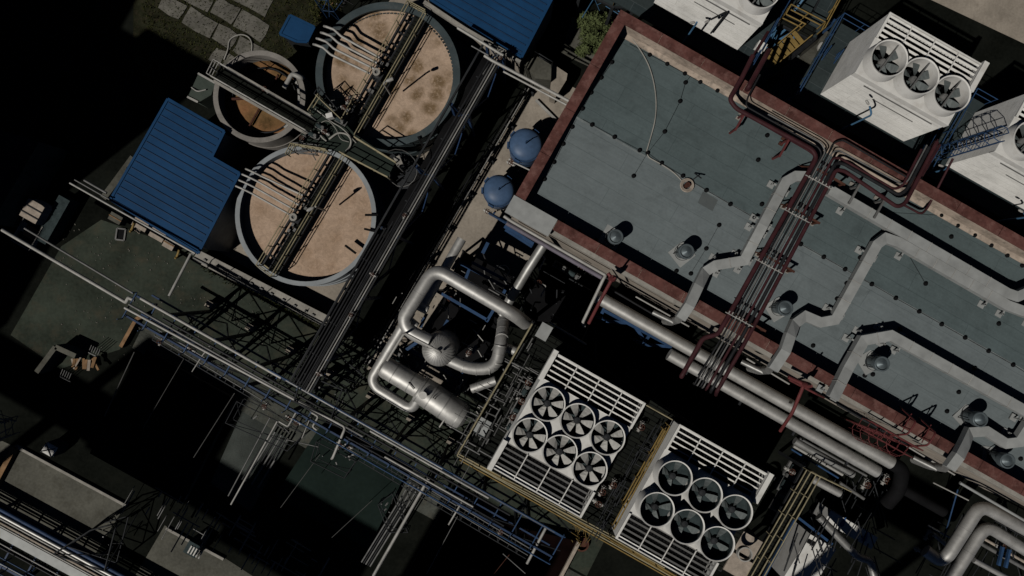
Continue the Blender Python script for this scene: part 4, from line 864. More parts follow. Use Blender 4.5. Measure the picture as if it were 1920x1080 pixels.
# kerbs and yard pieces at left
mb = MB(); a = [P(275, 590, .25), P(258, 598, .25), P(229, 650, .25)]; mb.beam(a[0], a[1], .22, .4); mb.beam(a[1], a[2], .22, .4); single("yellow_kerb", "bent yellow kerb at the left end of the blue rack", "kerb", mb, m_wood)
o = thing("kerb_wall", "grey angled concrete kerb wall in the left yard", "kerb", P(110, 660)); mb = MB(); a = [P(152, 666, .6), P(115, 649, .6), P(80, 696, .6)]; mb.beam(a[0], a[1], .3, 1.2); mb.beam(a[1], a[2], .3, 1.2); mb.build("wall", m_mid, o)
for k in range(9):
    x, y = 135 + k * 5.5, 668 + random.uniform(-8, 10); mb = MB(); mb.beam(P(x, y, .2 + .04 * k), P(x + random.uniform(-10, 12), y + random.uniform(10, 22), .3 + .05 * k), random.uniform(.06, .2), .07); single("timber_offcut", "pale timber offcut in the scrap pile by the kerb wall", "timber", mb, m_wood if k % 3 else m_tarp, "timber offcuts by the kerb wall")
for (x, y, l) in ((172, 655, "upper folding rack of pale bars by the timber pile"), (118, 700, "lower folding rack of pale bars by the timber pile")):
    mb = MB()
    for k in range(5): mb.beam(P(x + k * 4, y - 8 + k * 2, .9), P(x - 6 + k * 4, y + 6 + k * 2, .2), .04)
    mb.beam(P(x - 6, y + 6, .4), P(x + 14, y + 16, .4), .05); single("bar_rack", l, "rack", mb, m_pipeg)
# ---------------------------------------------------------------- black roofs on the near side of the rack
def blackroof(label, pts, z, m, parap=None, name="low_building"):
    o = thing(name, label, "building", P(*pts[0])); w3 = [P(x, y, z) for x, y in pts]; MB().prism(w3, 0, z - .15).build("wall", m_graywall, o); MB().prism(w3, z - .148, z).build("roof", m, o)
    if parap:
        mb = MB()
        for i in parap: mb.beam(w3[i] + Z * .12, w3[(i + 1) % len(w3)] + Z * .12, .2, .24)
        mb.build("parapet", m_tarp, o)
    return o
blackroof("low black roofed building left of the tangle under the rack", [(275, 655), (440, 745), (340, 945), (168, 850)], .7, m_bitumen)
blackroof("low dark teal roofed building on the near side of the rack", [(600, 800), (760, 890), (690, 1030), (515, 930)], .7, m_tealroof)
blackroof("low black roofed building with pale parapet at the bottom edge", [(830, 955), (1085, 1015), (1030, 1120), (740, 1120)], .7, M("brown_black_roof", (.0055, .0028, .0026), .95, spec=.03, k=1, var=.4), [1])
# ---------------------------------------------------------------- pipe rack 2, running up between tanks and factory
KZ = 6.0
K0, K1 = P(944, 95, KZ), P(578, 735, KZ)
KD = (K1 - K0).normalized(); KS = Vector((KD.y, -KD.x, 0)); KS = KS if KS.dot(U) < 0 else -KS        # towards the tanks
KL = (K1 - K0).length
o = thing("pipe_rack", "narrow dark pipe rack running up between the round tanks and the factory", "rack", K0 - Z * KZ)
mb = MB()
for s_ in (-.1, 1.15): mb.beam(K0 + KS * s_ - Z * .12, K1 + KS * s_ - Z * .12, .1, .18)
mb.build("girder", m_steel, o)
for i in range(12):
    t = KL * i / 11; p = K0 + KD * t; mb = MB(); mb.beam(p - KS * .1 - Z * .03, p + KS * (1.2 if i > 5 else .6) - Z * .03, .06); mb.build("cross_beam", m_steel, o)
    if i % 2 == 0:
        mb = MB()
        for s_ in (0, 1.05): mb.beam(p + KS * s_ - Z * KZ, p + KS * s_ - Z * .2, .15)
        mb.beam(p - Z * .3, p + KS * 1.05 - Z * 3, .06); mb.beam(p + KS * 1.05 - Z * .3, p - Z * 3, .06); mb.beam(p - Z * 3, p + KS * 1.05 - Z * 3, .08)
        mb.beam(p - Z * .3, p + KD * (KL / 11) - Z * 3.2, .06); mb.beam(p - Z * 3.2 + KD * (KL / 11), p + KD * (KL / 5.5) - Z * .3, .06); mb.build("trestle", m_rackst, o)
MB().beam(K0 + KD * 12 + KS * .6 - Z * .5, K1 + KS * .6 - Z * .5, 1.0, .04).build('tray', m_black, o); MB().beam(K0 + KS * .75 - Z * 2.6, K1 + KS * .75 - Z * 2.6, 1.1, .04).build('tray', m_black, o)
for s_, a, b, r, m, l in ((0.0, .0, KL, .035, m_pipew, "bright thin pipe on the factory side of the narrow rack"), (.14, 0, KL, .045, m_pipeg, "grey pipe next to the bright thin pipe of the narrow rack"), (.27, 0, KL, .03, m_piped, "dark thin pipe third from the factory side of the narrow rack"), (.42, .5, KL, .055, m_piped, "dark pipe fourth from the factory side of the narrow rack"),
                          (.58, 11, KL, .05, m_piped, "greyish dark pipe in the lower half of the narrow rack"), (.74, 11.5, KL, .06, m_piped, "dark thick pipe in the lower half of the narrow rack"), (.92, 12, KL, .045, m_piped, "dark pipe near the tank side of the narrow rack"), (1.08, 12, KL, .05, m_piped, "greyish dark pipe on the tank side edge of the narrow rack"), (.33, 9, KL, .035, m_piped, "slim dark pipe lying between dark ones on the narrow rack")):
    tubeobj("rack_pipe", l, "pipe", [K0 + KD * a + KS * s_ + Z * .07, K0 + KD * b + KS * s_ + Z * .07], r, m, 0, 7, collars=1.6)
for k in range(5): fit("valve", ["valve at the head of the narrow rack", "valve a quarter way down the narrow rack", "valve half way down the narrow rack", "valve on the lower part of the narrow rack", "valve at the foot of the narrow rack"][k], *((938, 112), (760, 405), (700, 515), (660, 590), (600, 700))[k], KZ, sc=.6)
for (pts, z, r, m, l) in (([(908, 104), (922, 113), (1068, 190)], 6.5, .085, m_pipew, "upper bright pipe crossing to the factory corner"), ([(944, 134), (1063, 197)], 6.4, .055, m_pipew, "lower bright pipe crossing to the factory corner"), ([(858, 52), (944, 104)], 6.2, .08, m_pipew, "bright pipe along the eave of the upper blue shed"), ([(884, 86), (916, 104)], 6.0, .04, m_pipeg, "thin pipe below the eave of the upper blue shed"), ([(925, 112), (906, 140)], 5.6, .06, m_pipeg, "short pipe at the head of the narrow rack")):
    tubeobj("cross_pipe", l, "pipe", [P(x, y, z) for x, y in pts], r, m, 0, 8)
for k, (a, b, r, m, l) in enumerate((((992, 166), (690, 684), .05, m_pipew, "pale pipe along the edge of the concrete road"), ((985, 166), (682, 684), .045, m_pipeg, "grey pipe along the edge of the concrete road"), ((978, 168), (676, 680), .05, m_piped, "dark pipe along the edge of the concrete road"), ((934, 250), (850, 400), .03, m_piped, "thin dark pipe in the shade beside the narrow rack"), ((855, 235), (818, 300), .035, m_pipeg, "short grey pipe between the dark tank and the narrow rack"), ((835, 270), (812, 306), .03, m_pipeg, "shorter grey pipe by the foot of the dark tank"))):
    o_ = tubeobj("edge_pipe", l, "pipe", [P(*a, .55), P(*b, .55)], r, m, 0, 7, collars=1.2)
for k in range(9):
    p = P(992 - 37.5 * k, 172 + 64 * k, .2); mb = MB(); mb.ubox(p, .6, .1, .4); mb.ubox(p - Z * .14, .7, .22, .1); single("pipe_stool", "low dark stool under the pipes along the concrete road", "support", mb, m_steel, "stools under the road edge pipes")
random.seed(9)
pipe_frame("dark pipe junction frame where the two racks cross", [(590, 690), (660, 720), (640, 770), (575, 740)], 3.2, 2.4, m_steel, r=.045)
pipe_frame("dark pipe frame under the foot of the narrow rack by the concrete road", [(640, 640), (700, 690), (680, 720), (620, 680)], .2, 3.4, m_steel, r=.05)
# ---------------------------------------------------------------- blue domed tanks
def domed(label, x, y, r, h):
    c = P(x, y, h); c.z = 0; o = thing("domed_tank", label, "tank", c)
    MB().lathe(c, [(r, .3), (r, h - .55)], 36, cap=False).build("shell", m_bluetank, o)
    MB().lathe(c, [(r + .012, h - .6)] + [(r * math.cos(a) + .012, h - .55 + .38 * math.sin(a)) for a in [i * math.pi / 16 for i in range(8)]] + [(0.0, h - .165)], 36).build("dome", m_bluetank, o)
    mb = MB(); mb.lathe(c, [(r + .02, h - .75), (r + .07, h - .75), (r + .07, h - .65), (r + .02, h - .65)], 36, cap=False)
    for a in (2.4, 3.1, 4.2, .9): mb.box(c + Vector((math.cos(a), math.sin(a), 0)) * (r + .08) + Z * (h - .9), .16, .34, .5, a)
    mb.build("lug", m_bluest, o)
    mb = MB(); mb.tube([c + Z * (h - .2), c + Z * (h + .45)], .035, 6); mb.tube([c + Z * (h + .3) - V * .05, c + Z * (h + .45) + U * .12 - V * .15], .03, 6); mb.build("vent_pipe", m_bluest, o)
    mb = MB(); mb.tube([c + V * (r + .1) + U * .3 + Z * .8, c + V * (r + .4) + U * .25 + Z * .8, c + V * (r + .45) + U * 1.1 + Z * .7], .06, 7, .15); mb.build("outlet_pipe", m_bluest, o)
    for k in range(4):
        a = .8 + k * 1.57; MB().beam(c + Vector((math.cos(a), math.sin(a), 0)) * (r - .1), c + Vector((math.cos(a), math.sin(a), 0)) * (r - .1) + Z * .5, .16).build("leg", m_bluest, o)
domed("upper of the two blue domed tanks by the red parapet", 986, 268, .93, 3.4)
domed("lower of the two blue domed tanks by the red parapet", 935, 355, .88, 3.2)
for (x, y, l) in ((962, 303, "pale valve between the two blue domed tanks"), (958, 308, "second pale valve between the two blue domed tanks"), (915, 398, "pale valve below the lower blue domed tank")): fit("valve", l, x, y, .6, sc=.9)
tubeobj("branch_pipe", "thin pale pipe from the blue domed tanks to the factory wall", "pipe", [P(962, 304, 1.3), P(1000, 322, 1.6)], .05, m_pipew)
# ---------------------------------------------------------------- silver process plant between the tanks and the fans
SZ = 5.6
def big(label, pts, r, m=m_silver, fil=.75, collars=3.2, n=20, name="silver_pipe", group=None):
    return tubeobj(name, label, "pipe", [P(*p) for p in pts], r, m, fil, n, group, collars)
big("fat silver pipe looping from the dark pit round to the domed vessel", [(985, 606, 4.6), (966, 591, SZ), (815, 503, SZ), (756, 598, SZ), (768, 622, SZ), (806, 640, SZ)], .38)
big("silver pipe running down from the big loop and hooking up to the horizontal vessel", [(756, 612, 4.0), (698, 708, 3.6), (704, 726, 3.6), (772, 768, 3.6), (795, 730, 4.4), (797, 728, 3.9)], .31, fil=.5)
big("upright silver pipe passing behind the big loop", [(866, 448, 4.2), (796, 570, 4.2)], .27, fil=0)
big("short silver elbow stub inside the big loop", [(778, 570, 4.4), (802, 582, 4.4)], .26, fil=0)
big("silver pipe stub by the left bend of the big loop", [(764, 597, 3.2), (782, 612, 3.2)], .24, fil=0)
big("ribbed silver elbow right of the domed vessel", [(838, 672, 4.8), (880, 692, 4.8), (930, 690, 4.8), (940, 640, 4.8), (945, 600, 3.5)], .36, fil=1.0, collars=.5)
big("silver pipe stub below the ribbed elbow", [(884, 729, 3.6), (930, 713, 3.8)], .27, fil=0, collars=.6)
big("silver pipe stub right of the ribbed elbow", [(946, 650, 4.0), (990, 668, 4.0)], .27, fil=0, collars=.6)
big("dull silver pipe rising to the factory wall from the dark pit", [(1022, 455, 5.2), (988, 508, 4.6), (940, 590, 3.6)], .27, m_silverd, .3)
big("silver pipe standing beside the valve cabinets in the pit", [(962, 542, 4.0), (948, 568, 4.0)], .13, fil=0)
tubeobj("silver_pipe", "thin silver pipe bending over to the top of the domed vessel", "pipe", [P(726, 676, 4.5), P(757, 626, 5.6), P(762, 626, 6.6), P(826, 660, 6.6), P(826, 661, 6.0)], .07, m_pipew, .15, 8)
# domed vessel
c = P(822, 656, 5.4); c.z = 0; o = thing("domed_vessel", "silver domed vessel with radial cladding ribs under the pipe loop", "vessel", c)
rv = .93; MB().lathe(c, [(rv, .6), (rv, 5.0)], 40).build("shell", m_silver, o)
mb = MB(); mb.lathe(c, [(rv + .02, 4.96)] + [((rv + .02) * math.cos(a), 5.0 + .75 * math.sin(a)) for a in [i * math.pi / 18 for i in range(9)]] + [(.0, 5.75)], 40)
for k in range(30):
    a = 2 * math.pi * k / 30; d = Vector((math.cos(a), math.sin(a), 0))
    mb.tube([c + d * (rv + .03) * math.cos(t) + Z * (5.0 + .76 * math.sin(t)) for t in (0.02, .3, .6, .9, 1.2, 1.45)], .014, 4)
mb.build("dome", m_silver, o); MB().cyl(c + Z * 5.7, .1, .3, 12).build("nozzle", m_silverd, o)
for k in range(4):
    a = .3 + k * 1.57; d = Vector((math.cos(a), math.sin(a), 0)); MB().beam(c + d * .8, c + d * .8 + Z * 1, .14).build("leg", m_bluest, o)
# horizontal vessel
o = thing("horizontal_vessel", "long horizontal silver vessel in two sections below the domed vessel", "vessel", P(795, 740))
a, b = P(718, 686, 3.9), P(792, 730, 3.9); d = (b - a).normalized()
MB().lathe(a, [(0, -.12), (.35, -.08), (.56, .05), (.62, .22), (.62, (b - a).length), ], 28, True, d).build("barrel", m_silver, o)
a2, b2 = P(786, 728, 3.9), P(864, 780, 3.9); L_ = (b2 - a2).length; d2 = (b2 - a2).normalized()
MB().lathe(a2, [(.3, -.05), (.72, 0), (.80, .12), (.80, L_ - .1), (.70, L_ + .18), (.4, L_ + .36), (0, L_ + .4)], 30, True, d2).build("barrel", m_silver, o)
mb = MB()
for f in (.05, .3, .62, .95): mb.tube([a2 + d2 * (L_ * f - .03), a2 + d2 * (L_ * f + .03)], .83, 30)
for f in (.3, .7): mb.tube([a.lerp(b, f) - d * .03, a.lerp(b, f) + d * .03], .64, 28)
mb.build("band", m_silverd, o)
mb = MB(); e = P(848, 795, 3.6); mb.tube([e + Z * .2, e - Z * 1.2], .2, 12); mb.lathe(a2 + d2 * L_ * .15 + Z * .7, [(.16, 0), (.16, .4), (.22, .4), (.22, .46)], 12); mb.build("nozzle", m_silver, o)
p = P(815, 742, 4.6)
for pts_, r_ in (([p, p + Z * .9, p + Z * .9 + U * .12, p + U * .12], .03), ([P(824, 801, 4.3), P(843, 772, 4.5)], .05), ([P(772, 712, 3.9), P(766, 718, 4.6), P(776, 730, 4.6)], .03)): MB().tube(pts_, r_, 6, .05).build("bracket", m_pipew, o)
mb = MB()
for q in (a.lerp(b, .4), a2.lerp(b2, .5)): mb.box(q - Z * 2.2, 1.2, .3, 3.3, -UA)
mb.build("saddle", m_bluest, o)
for pts_, l_ in (([(838, 548), (945, 603), (905, 668), (862, 690), (800, 640)], "added black plate standing in for shade inside the silver pipe loop"), ([(868, 470), (962, 520), (925, 585), (838, 535)], "added black plate standing in for shade above the silver pipe loop"), ([(975, 520), (1110, 560), (1085, 610), (985, 600)], "added black plate standing in for shade in the pit below the factory")):  # black plates added to stand in for shade on the ground
    o = thing("shade_plate", l_, "platform", P(*pts_[0])); w3 = [P(x, y, 1.9) for x, y in pts_]; MB().prism(w3, 1.84, 1.9).build("deck", m_black, o)
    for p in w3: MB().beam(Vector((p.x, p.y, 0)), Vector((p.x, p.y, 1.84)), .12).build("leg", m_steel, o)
# blue steel frames of the plant
def frame(label, segs, w_=.16, legs=()):
    o = thing("steel_frame", label, "framework", P(segs[0][0], segs[0][1], 0))
    for x0, y0, x1, y1, z in segs: MB().beam(P(x0, y0, z), P(x1, y1, z), w_, w_ * 1.2).build("beam", m_bluest, o)
    if legs:
        for x, y, z in legs: t = P(x, y, z); MB().beam(Vector((t.x, t.y, 0)), t, w_).build("leg", m_bluest, o)
frame("blue steel frame in the upper part of the silver pipe plant", [(856, 490, 952, 540, 3.6), (885, 492, 950, 526, 3.9), (952, 534, 944, 550, 3.6), (862, 483, 848, 505, 3.6), (882, 500, 872, 526, 3.5), (828, 524, 818, 546, 3.6)], .17, [(856, 490, 3.6), (952, 540, 3.6)])
frame("blue steel frame inside the silver pipe loop", [(820, 546, 914, 600, 3.6), (926, 580, 913, 602, 3.6), (800, 588, 788, 614, 3.8), (840, 600, 825, 626, 3.0)], .17, [(820, 546, 3.6), (913, 601, 3.6)])
frame("blue steel frame around the foot of the domed vessel", [(762, 650, 862, 712, 2.6), (768, 658, 858, 704, 2.3), (868, 696, 860, 714, 2.6), (790, 636, 762, 656, 3.0), (893, 648, 886, 662, 3.4)], .18, [(762, 652, 2.6), (862, 711, 2.6)])
frame("blue bracket frame on the factory wall above the pit", [(946, 424, 1000, 458, 5.0), (948, 430, 998, 462, 4.2), (915, 455, 905, 475, 3.4)], .2)
frame("blue bracket frame carrying the upper twin silver pipe", [(1128, 588, 1136, 572, 4.0), (1132, 582, 1270, 656, 4.1), (1136, 602, 1180, 606, 3.8), (1182, 600, 1205, 634, 3.8), (1205, 646, 1222, 622, 3.8), (1205, 646, 1260, 650, 3.8), (1172, 596, 1184, 606, 4.0)], .17, [(1132, 598, 3.9), (1210, 646, 3.8)])
random.seed(21)
mb = Tangle()
for k in range(46):
    x = random.uniform(880, 1130); y = 445 + (x - 880) * .3 + random.uniform(-10, 130); z = random.uniform(.5, 2.6); p = P(x, y, z); mb.beam(p, p + U * random.choice([0, 0, 1]) * random.uniform(.3, 1.6) + V * random.choice([0, 1]) * random.uniform(.2, 1.3) + Z * random.choice([0, 0, 1]) * .9 + Z * .01, random.uniform(.05, .12))
single("pit_steelwork", "tangle of dark steelwork in the pit beside the factory corner", "steelwork", mb, m_steel)
mb = Tangle()
for k in range(56):
    x = random.uniform(770, 960); y = random.uniform(500, 720); p = P(x, y, random.uniform(.4, 3.2)); mb.beam(p, p + U * random.choice([0, 1]) * random.uniform(.3, 1.2) + V * random.choice([0, 1]) * random.uniform(.2, 1) + Z * .02, random.uniform(.04, .1))
single("plant_pipework", "small grey pipework under the silver pipe loop", "pipework", mb, m_pipeg)
for i, (x, y, l) in enumerate([(858, 556, "pump inside the silver pipe loop"), (790, 640, "pump left of the domed vessel"), (750, 670, "pump between the horizontal vessel and the domed vessel"), (905, 640, "pump right of the domed vessel"), (888, 668, "pump by the ribbed elbow"), (866, 725, "pump above the right end of the horizontal vessel"), (995, 640, "pump near the platform corner by the pit"), (1050, 500, "pump in the pit below the factory wall"), (1075, 515, "second pump in the pit below the factory wall")]): fit("pump", l, x, y, .3, sc=1.0)
for i, (x, y, l) in enumerate([(880, 660, "valve beside the ribbed elbow"), (830, 575, "valve in the silver pipe loop"), (845, 560, "second valve in the silver pipe loop"), (895, 545, "valve on the blue frame of the plant"), (857, 730, "valve on the thin pipe above the horizontal vessel"), (1090, 500, "valve in the pit by the factory wall"), (1010, 530, "valve in the middle of the pit")]): fit("valve", l, x, y, 2.6, sc=.9)
for pts, z, r, l in (([(1006, 470), (1022, 484), (1010, 508)], 3, .05, "thin bent pipe in the pit below the factory"), ([(1010, 530), (1024, 536), (1014, 556)], 3, .045, "small bent pipe in the middle of the pit"), ([(920, 520), (932, 500), (948, 497), (956, 507), (948, 520)], 3.2, .025, "thin hooped handrail above the blue frame"), ([(830, 731), (870, 752), (900, 765)], 3.4, .03, "thin pipe above the horizontal vessel"), ([(726, 676), (722, 700)], 3.0, .05, "thin pipe down the left of the vessel"), ([(1030, 604), (1100, 646)], 4.2, .05, "pale handrail pipe at the end of the pit"), ([(868, 712), (858, 734)], 3.0, .04, "short thin pipe near the vessel flange")):
    tubeobj("thin_pipe", l, "pipe", [P(x, y, z) for x, y in pts], r, m_pipew, .1, 6)
mb = MB(); mb.tube([P(945, 405, 6.6), P(958, 414, 6.6), P(1136, 516, 6.6), P(1132, 522, 6.6), P(1092, 606, 5.6), P(1096, 612, 5.4)], .09, 8, .2); single("wall_pipe", "long pale pipe along the factory wall turning down by the pit", "pipe", mb, m_pipew)
mb = MB(); mb.tube([P(950, 418, 6.0), P(1128, 520, 6.0)], .13, 8); single("wall_pipe", "violet grey pipe along the factory wall below the pale one", "pipe", mb, M("violet_grey_pipe", (.20, .18, .22), .5))
tubeobj("wall_pipe", "thin pipe along the factory wall above the pale one", "pipe", [P(975, 398, 7.4), P(1140, 494, 7.4)], .04, m_pipew, 0, 6)
tubeobj("wall_pipe", "blue pipe from the lower domed tank to the factory corner", "pipe", [P(918, 400, 1.2), P(950, 418, 4.8)], .09, m_bluest, 0, 8)
# long lower wall runs in front of the factory
for k, (a, b, z, r, m, l) in enumerate((((1150, 545), (1240, 598), 6.8, .06, m_piped, "dark pipe on the factory wall left of the bundle"), ((1192, 556), (1292, 612), 7.6, .045, m_pipew, "thin pale pipe on the factory wall left of the bundle"), ((1400, 672), (1480, 720), 7.2, .05, m_pipew, "thin pale pipe on the factory wall right of the bundle"), ((1570, 758), (1700, 834), 7.6, .06, m_steel, "dark pipe on the factory wall behind the red ladder"), ((1700, 836), (1790, 890), 7.4, .05, m_pipew, "thin pale pipe on the factory wall at lower right"), ((1800, 905), (1925, 978), 7.6, .08, m_duct, "grey pipe on the factory wall at the right edge"))):
    tubeobj("wall_pipe", l, "pipe", [P(*a, z), P(*b, z)], r, m, 0, 7)
mb = Tangle()
for k in range(44):
    x = random.uniform(740, 935); y = 560 + (x - 740) * .55 + random.uniform(-50, 130); p = P(x, y, random.uniform(2.0, 3.6)); mb.beam(p, p + U * random.choice([0, 1]) * random.uniform(.2, .9) + V * random.choice([0, 1]) * random.uniform(.2, .8) + Z * .02, random.uniform(.03, .07))
single("vessel_pipework", "pale small bore pipework round the domed vessel and the horizontal vessel", "pipework", mb, m_pipew)
# twin silver pipes
TZ = 5.0
big("upper of the twin long silver pipes along the factory", [(1118, 555, TZ), (1133, 564, TZ), (1672, 868, TZ)], .36, fil=.3, collars=2.6)
big("lower of the twin long silver pipes along the factory", [(1254, 664, TZ), (1646, 885, TZ)], .33, fil=.3, collars=2.6)
mb = MB()
for (x, y) in ((1300, 676), (1400, 733), (1500, 790), (1600, 846)): 
    t = P(x, y, TZ - .45); mb.beam(t - V * .9, t + V * .9, .12); mb.beam(Vector((t.x, t.y, 0)), t, .14)
single("pipe_stand", "row of dark stands under the twin silver pipes", "stand", mb, m_steel)
for k, (a, b, z, r, m, l) in enumerate((((1490, 826), (1600, 890), 3.4, .22, m_silverd, "short dull silver pipe below the twin pipes"), ((1488, 836), (1580, 890), 3.0, .09, m_pipew, "pale thin pipe below the twin pipes"), ((1500, 822), (1625, 892), 3.6, .07, m_pipeg, "grey thin pipe just below the twin pipes"), ((1484, 842), (1572, 896), 2.6, .06, m_bluest, "blue thin pipe below the twin pipes"), ((1515, 893), (1575, 925), 3.0, .24, m_silver, "silver pipe by the yellow railed walkway corner"), ((1575, 905), (1620, 935), 2.8, .1, m_pipeg, "grey pipe right of the yellow walkway corner"))):
    tubeobj("thin_pipe", l, "pipe", [P(*a, z), P(*b, z)], r, m, 0, 10)
# ---------------------------------------------------------------- fan units
def make_unit(label, two, shroud, h, blade_m, nbl, bladez, endL, endR, guard, group):
    o = local(thing("cooling_unit", label, "cooling unit", group=group))
    Lx = 2.65; ys = (.92, -.92) if two else (0,)
    y0, y1 = (-3.32, 3.32) if two else (-1.02, 2.3)
    inner = 1.86 if two else .92
    mb = MB(); f0 = -inner if two else y0
    # casing with a hollow top: side walls, then the fan deck with round holes is kept as a plate below the shroud rims
    for (a, b, c_, d_) in ((-Lx, y0, -Lx + .08, y1), (Lx - .08, y0, Lx, y1)): mb.box(((a + c_) / 2, (b + d_) / 2, (h - .003) / 2), c_ - a, d_ - b, h - .003)
    for yy in (y0 + .04, y1 - .04): mb.box((0, yy, (h - .3 if (two or yy > 0) else h - .003) / 2), 2 * Lx - .164, .08, h - .3 if (two or yy > 0) else h - .003)
    mb.build("casing", m_siding, o)
    # fan deck, cut round each fan
    mb = MB(); R1 = .86; xs = (-1.75, 0, 1.75)
    for x in xs:
        for y in ys:
            hx0, hx1 = (-.875, .875); hx0 = -(Lx - 1.75) if x < 0 else hx0; hx1 = (Lx - 1.75) if x > 0 else hx1
            hy1 = inner - y if (y > 0 or not two) else -y; hy0 = -y if y > 0 else (f0 - y)
            n = 40; ring = []; out = []
            for k in range(n):
                a = 2 * math.pi * k / n; ca, sa = math.cos(a), math.sin(a)
                t = min(((hx1 if ca > 0 else hx0) / ca) if abs(ca) > 1e-6 else 1e9, ((hy1 if sa > 0 else hy0) / sa) if abs(sa) > 1e-6 else 1e9)
                rr = min(R1, t * .985); ring.append(Vector((x + ca * rr, y + sa * rr, h))); out.append(Vector((x + ca * t, y + sa * t, h)))
            # square corners
            mb.add(ring + out, [[k, (k + 1) % n, n + (k + 1) % n, n + k] for k in range(n)])
            for cx_, cy_ in ((hx0, hy0), (hx1, hy0), (hx1, hy1), (hx0, hy1)):
                ang = math.atan2(cy_, cx_) % (2 * math.pi); k = int(ang / (2 * math.pi) * n) % n
                mb.add([out[k], Vector((x + cx_, y + cy_, h)), out[(k + 1) % n]], [[0, 1, 2]])
    mb.build("fan_deck", m_white, o)
    MB().box((0, (y0 + y1) / 2, h - 1.6), 2 * Lx - .2, y1 - y0 - .2, .05).build("inner_floor", m_black, o)
    if not two:
        mb = MB(); mb.beam((-1.75, y0 - .03, 3.35), (2.2, y0 - .03, 3.35), .05, .04); mb.build("wall_conduit", m_pipeg, o)
        mb = MB(); mb.beam((-.8, y0 - .03, 2.55), (1.6, y0 - .03, 2.55), .03, .03); mb.build("wall_conduit", m_pipeg, o)
        mb = MB(); mb.box((0, y0 - .02, h - .22), 2 * Lx + .04, .04, .4); mb.build("fascia", m_white, o)
    for x in xs:
        for y in ys:
            s_ = MB(); s_.lathe((x, y, 0), [(R1 - .02, h - .5), (R1 - .02, h + shroud), (R1 + .04, h + shroud + .03), (R1 + .05, h + shroud - .02), (R1 + .02, h + shroud - .06), (R1 + .03 + .08 * shroud, h + .004)], 44, cap=False)
            so = s_.build("fan_shroud", m_white, o); ph = random.uniform(0, 6.28)
            lz = h + shroud - .012
            MB().lathe((x, y, 0), [(0, h + shroud - .66), (R1 - .022, h + shroud - .66), (R1 - .022, lz - .1)] if two else [(R1 - .022, h - .45), (R1 - .022, lz - .1)], 44, cap=False).build("inner_lining", m_ddark if two else m_white, so)
            zb = h + bladez
            for k in range(nbl):
                a = ph + 2 * math.pi * k / nbl; d = Vector((math.cos(a), math.sin(a), 0)); e = Vector((-d.y, d.x, 0)); c = Vector((x, y, zb)); bm_ = MB(); pr = [(.19, .11), (.36, .20), (.58, .30), (.74, .34), (.81, .33)]
                vs = []
                for r, wd in pr:
                    tl = .10 * (1 - r * .5); vs += [c + d * r - e * wd * .7 - Z * tl, c + d * r + e * wd * .5 + Z * tl, c + d * r + e * wd * .5 + Z * (tl + .012), c + d * r - e * wd * .7 - Z * (tl - .012)]
                fs = [[0, 1, 2, 3][::-1], [16, 17, 18, 19]] + [[4 * i + j, 4 * i + (j + 1) % 4, 4 * i + 4 + (j + 1) % 4, 4 * i + 4 + j] for i in range(4) for j in range(4)]
                bm_.add(vs, fs).build("fan_blade", blade_m, so)
            MB().lathe((x, y, zb - .1), [(.0, 0), (.2, 0), (.2, .14), (.15, .22), (0, .24)], 16).build("fan_hub", m_steel if guard < 2 else m_pipeg, so)
            mb = MB()
            if guard == 1:
                for k in range(6): a = ph + k * 1.047; mb.beam((x, y, zb - .14), (x + math.cos(a) * .84, y + math.sin(a) * .84, zb - .14), .035)
            elif guard == 2: mb.beam((x - .1, y - .84, h + shroud - .14), (x + .1, y + .84, h + shroud - .14), .06, .08)
            else: mb.beam((x - .84, y, zb - .2), (x + .84, y, zb - .2), .06); mb.beam((x, y - .84, zb - .2), (x, y + .84, zb - .2), .06)
            mb.build("fan_support", m_pipeg, so)
    for sg in ((1, -1) if two else (1,)):
        ya, yb = inner + .02, (3.32 if two else 2.3); nb = 5
        mb = MB()
        for k in range(nb + 1):
            y = sg * (ya + (yb - ya) * k / nb); wd = .05 if 0 < k < nb else .08
            mb.hexa([Vector((-Lx + .05, y - sg * wd, h - .06)), Vector((Lx - .05, y - sg * wd, h - .06)), Vector((Lx - .05, y - sg * wd, h - .045)), Vector((-Lx + .05, y - sg * wd, h - .045))], [Vector((-Lx + .05, y + sg * .03, h + .02)), Vector((Lx - .05, y + sg * .03, h + .02)), Vector((Lx - .05, y + sg * .03, h + .035)), Vector((-Lx + .05, y + sg * .03, h + .035))])
        mb.build("louvre", m_white, o)
        mb = MB()
        for x in (-1.32, 0, 1.32): mb.beam((x, sg * ya, h + .06), (x, sg * yb, h + .06), .05, .06)
        for x in (-Lx + .05, Lx - .05): mb.beam((x, sg * ya, h + .05), (x, sg * (yb + .05), h + .05), .12, .12)
        mb.beam((-Lx, sg * (yb + .03), h + .03), (Lx, sg * (yb + .03), h + .03), .07, .14); mb.build("louvre_frame", m_white, o)
        for e_, xx in ((endL, -Lx - .03), (endR, Lx + .03)):
            if e_ and (e_ == 2 or sg == 1):
                mb = MB(); mb.beam((xx, sg * (ya - .1), h + .02), (xx, sg * (yb + .18), h + .02), .26, .5); mb.build("end_panel", m_white, o)
        mb = MB(); mb.box((0, sg * (ya + yb) / 2, h - .75), 2 * Lx - .3, yb - ya - .15, .04); 
        for k in range(26): mb.beam((-Lx + .2 + k * .2, sg * ya, h - .55), (-Lx + .2 + k * .2, sg * yb, h - .55), .02, .12)
        mb.build("fill_pack", m_black, o)
    return o
G1_ = "cooling units with rows of roof fans"
random.seed(3)
def place(o, x, y, z, zb):
    p = P(x, y, z); o.location = (p.x, p.y, zb); o.rotation_euler = (0, 0, -UA)
u1 = make_unit("white cooling unit with six pale bladed fans in the middle of the lower edge", True, .38, 1.85, m_blade, 6, .12, 2, 0, 1, G1_); place(u1, 1066.5, 818.5, 8.38, 6.15)
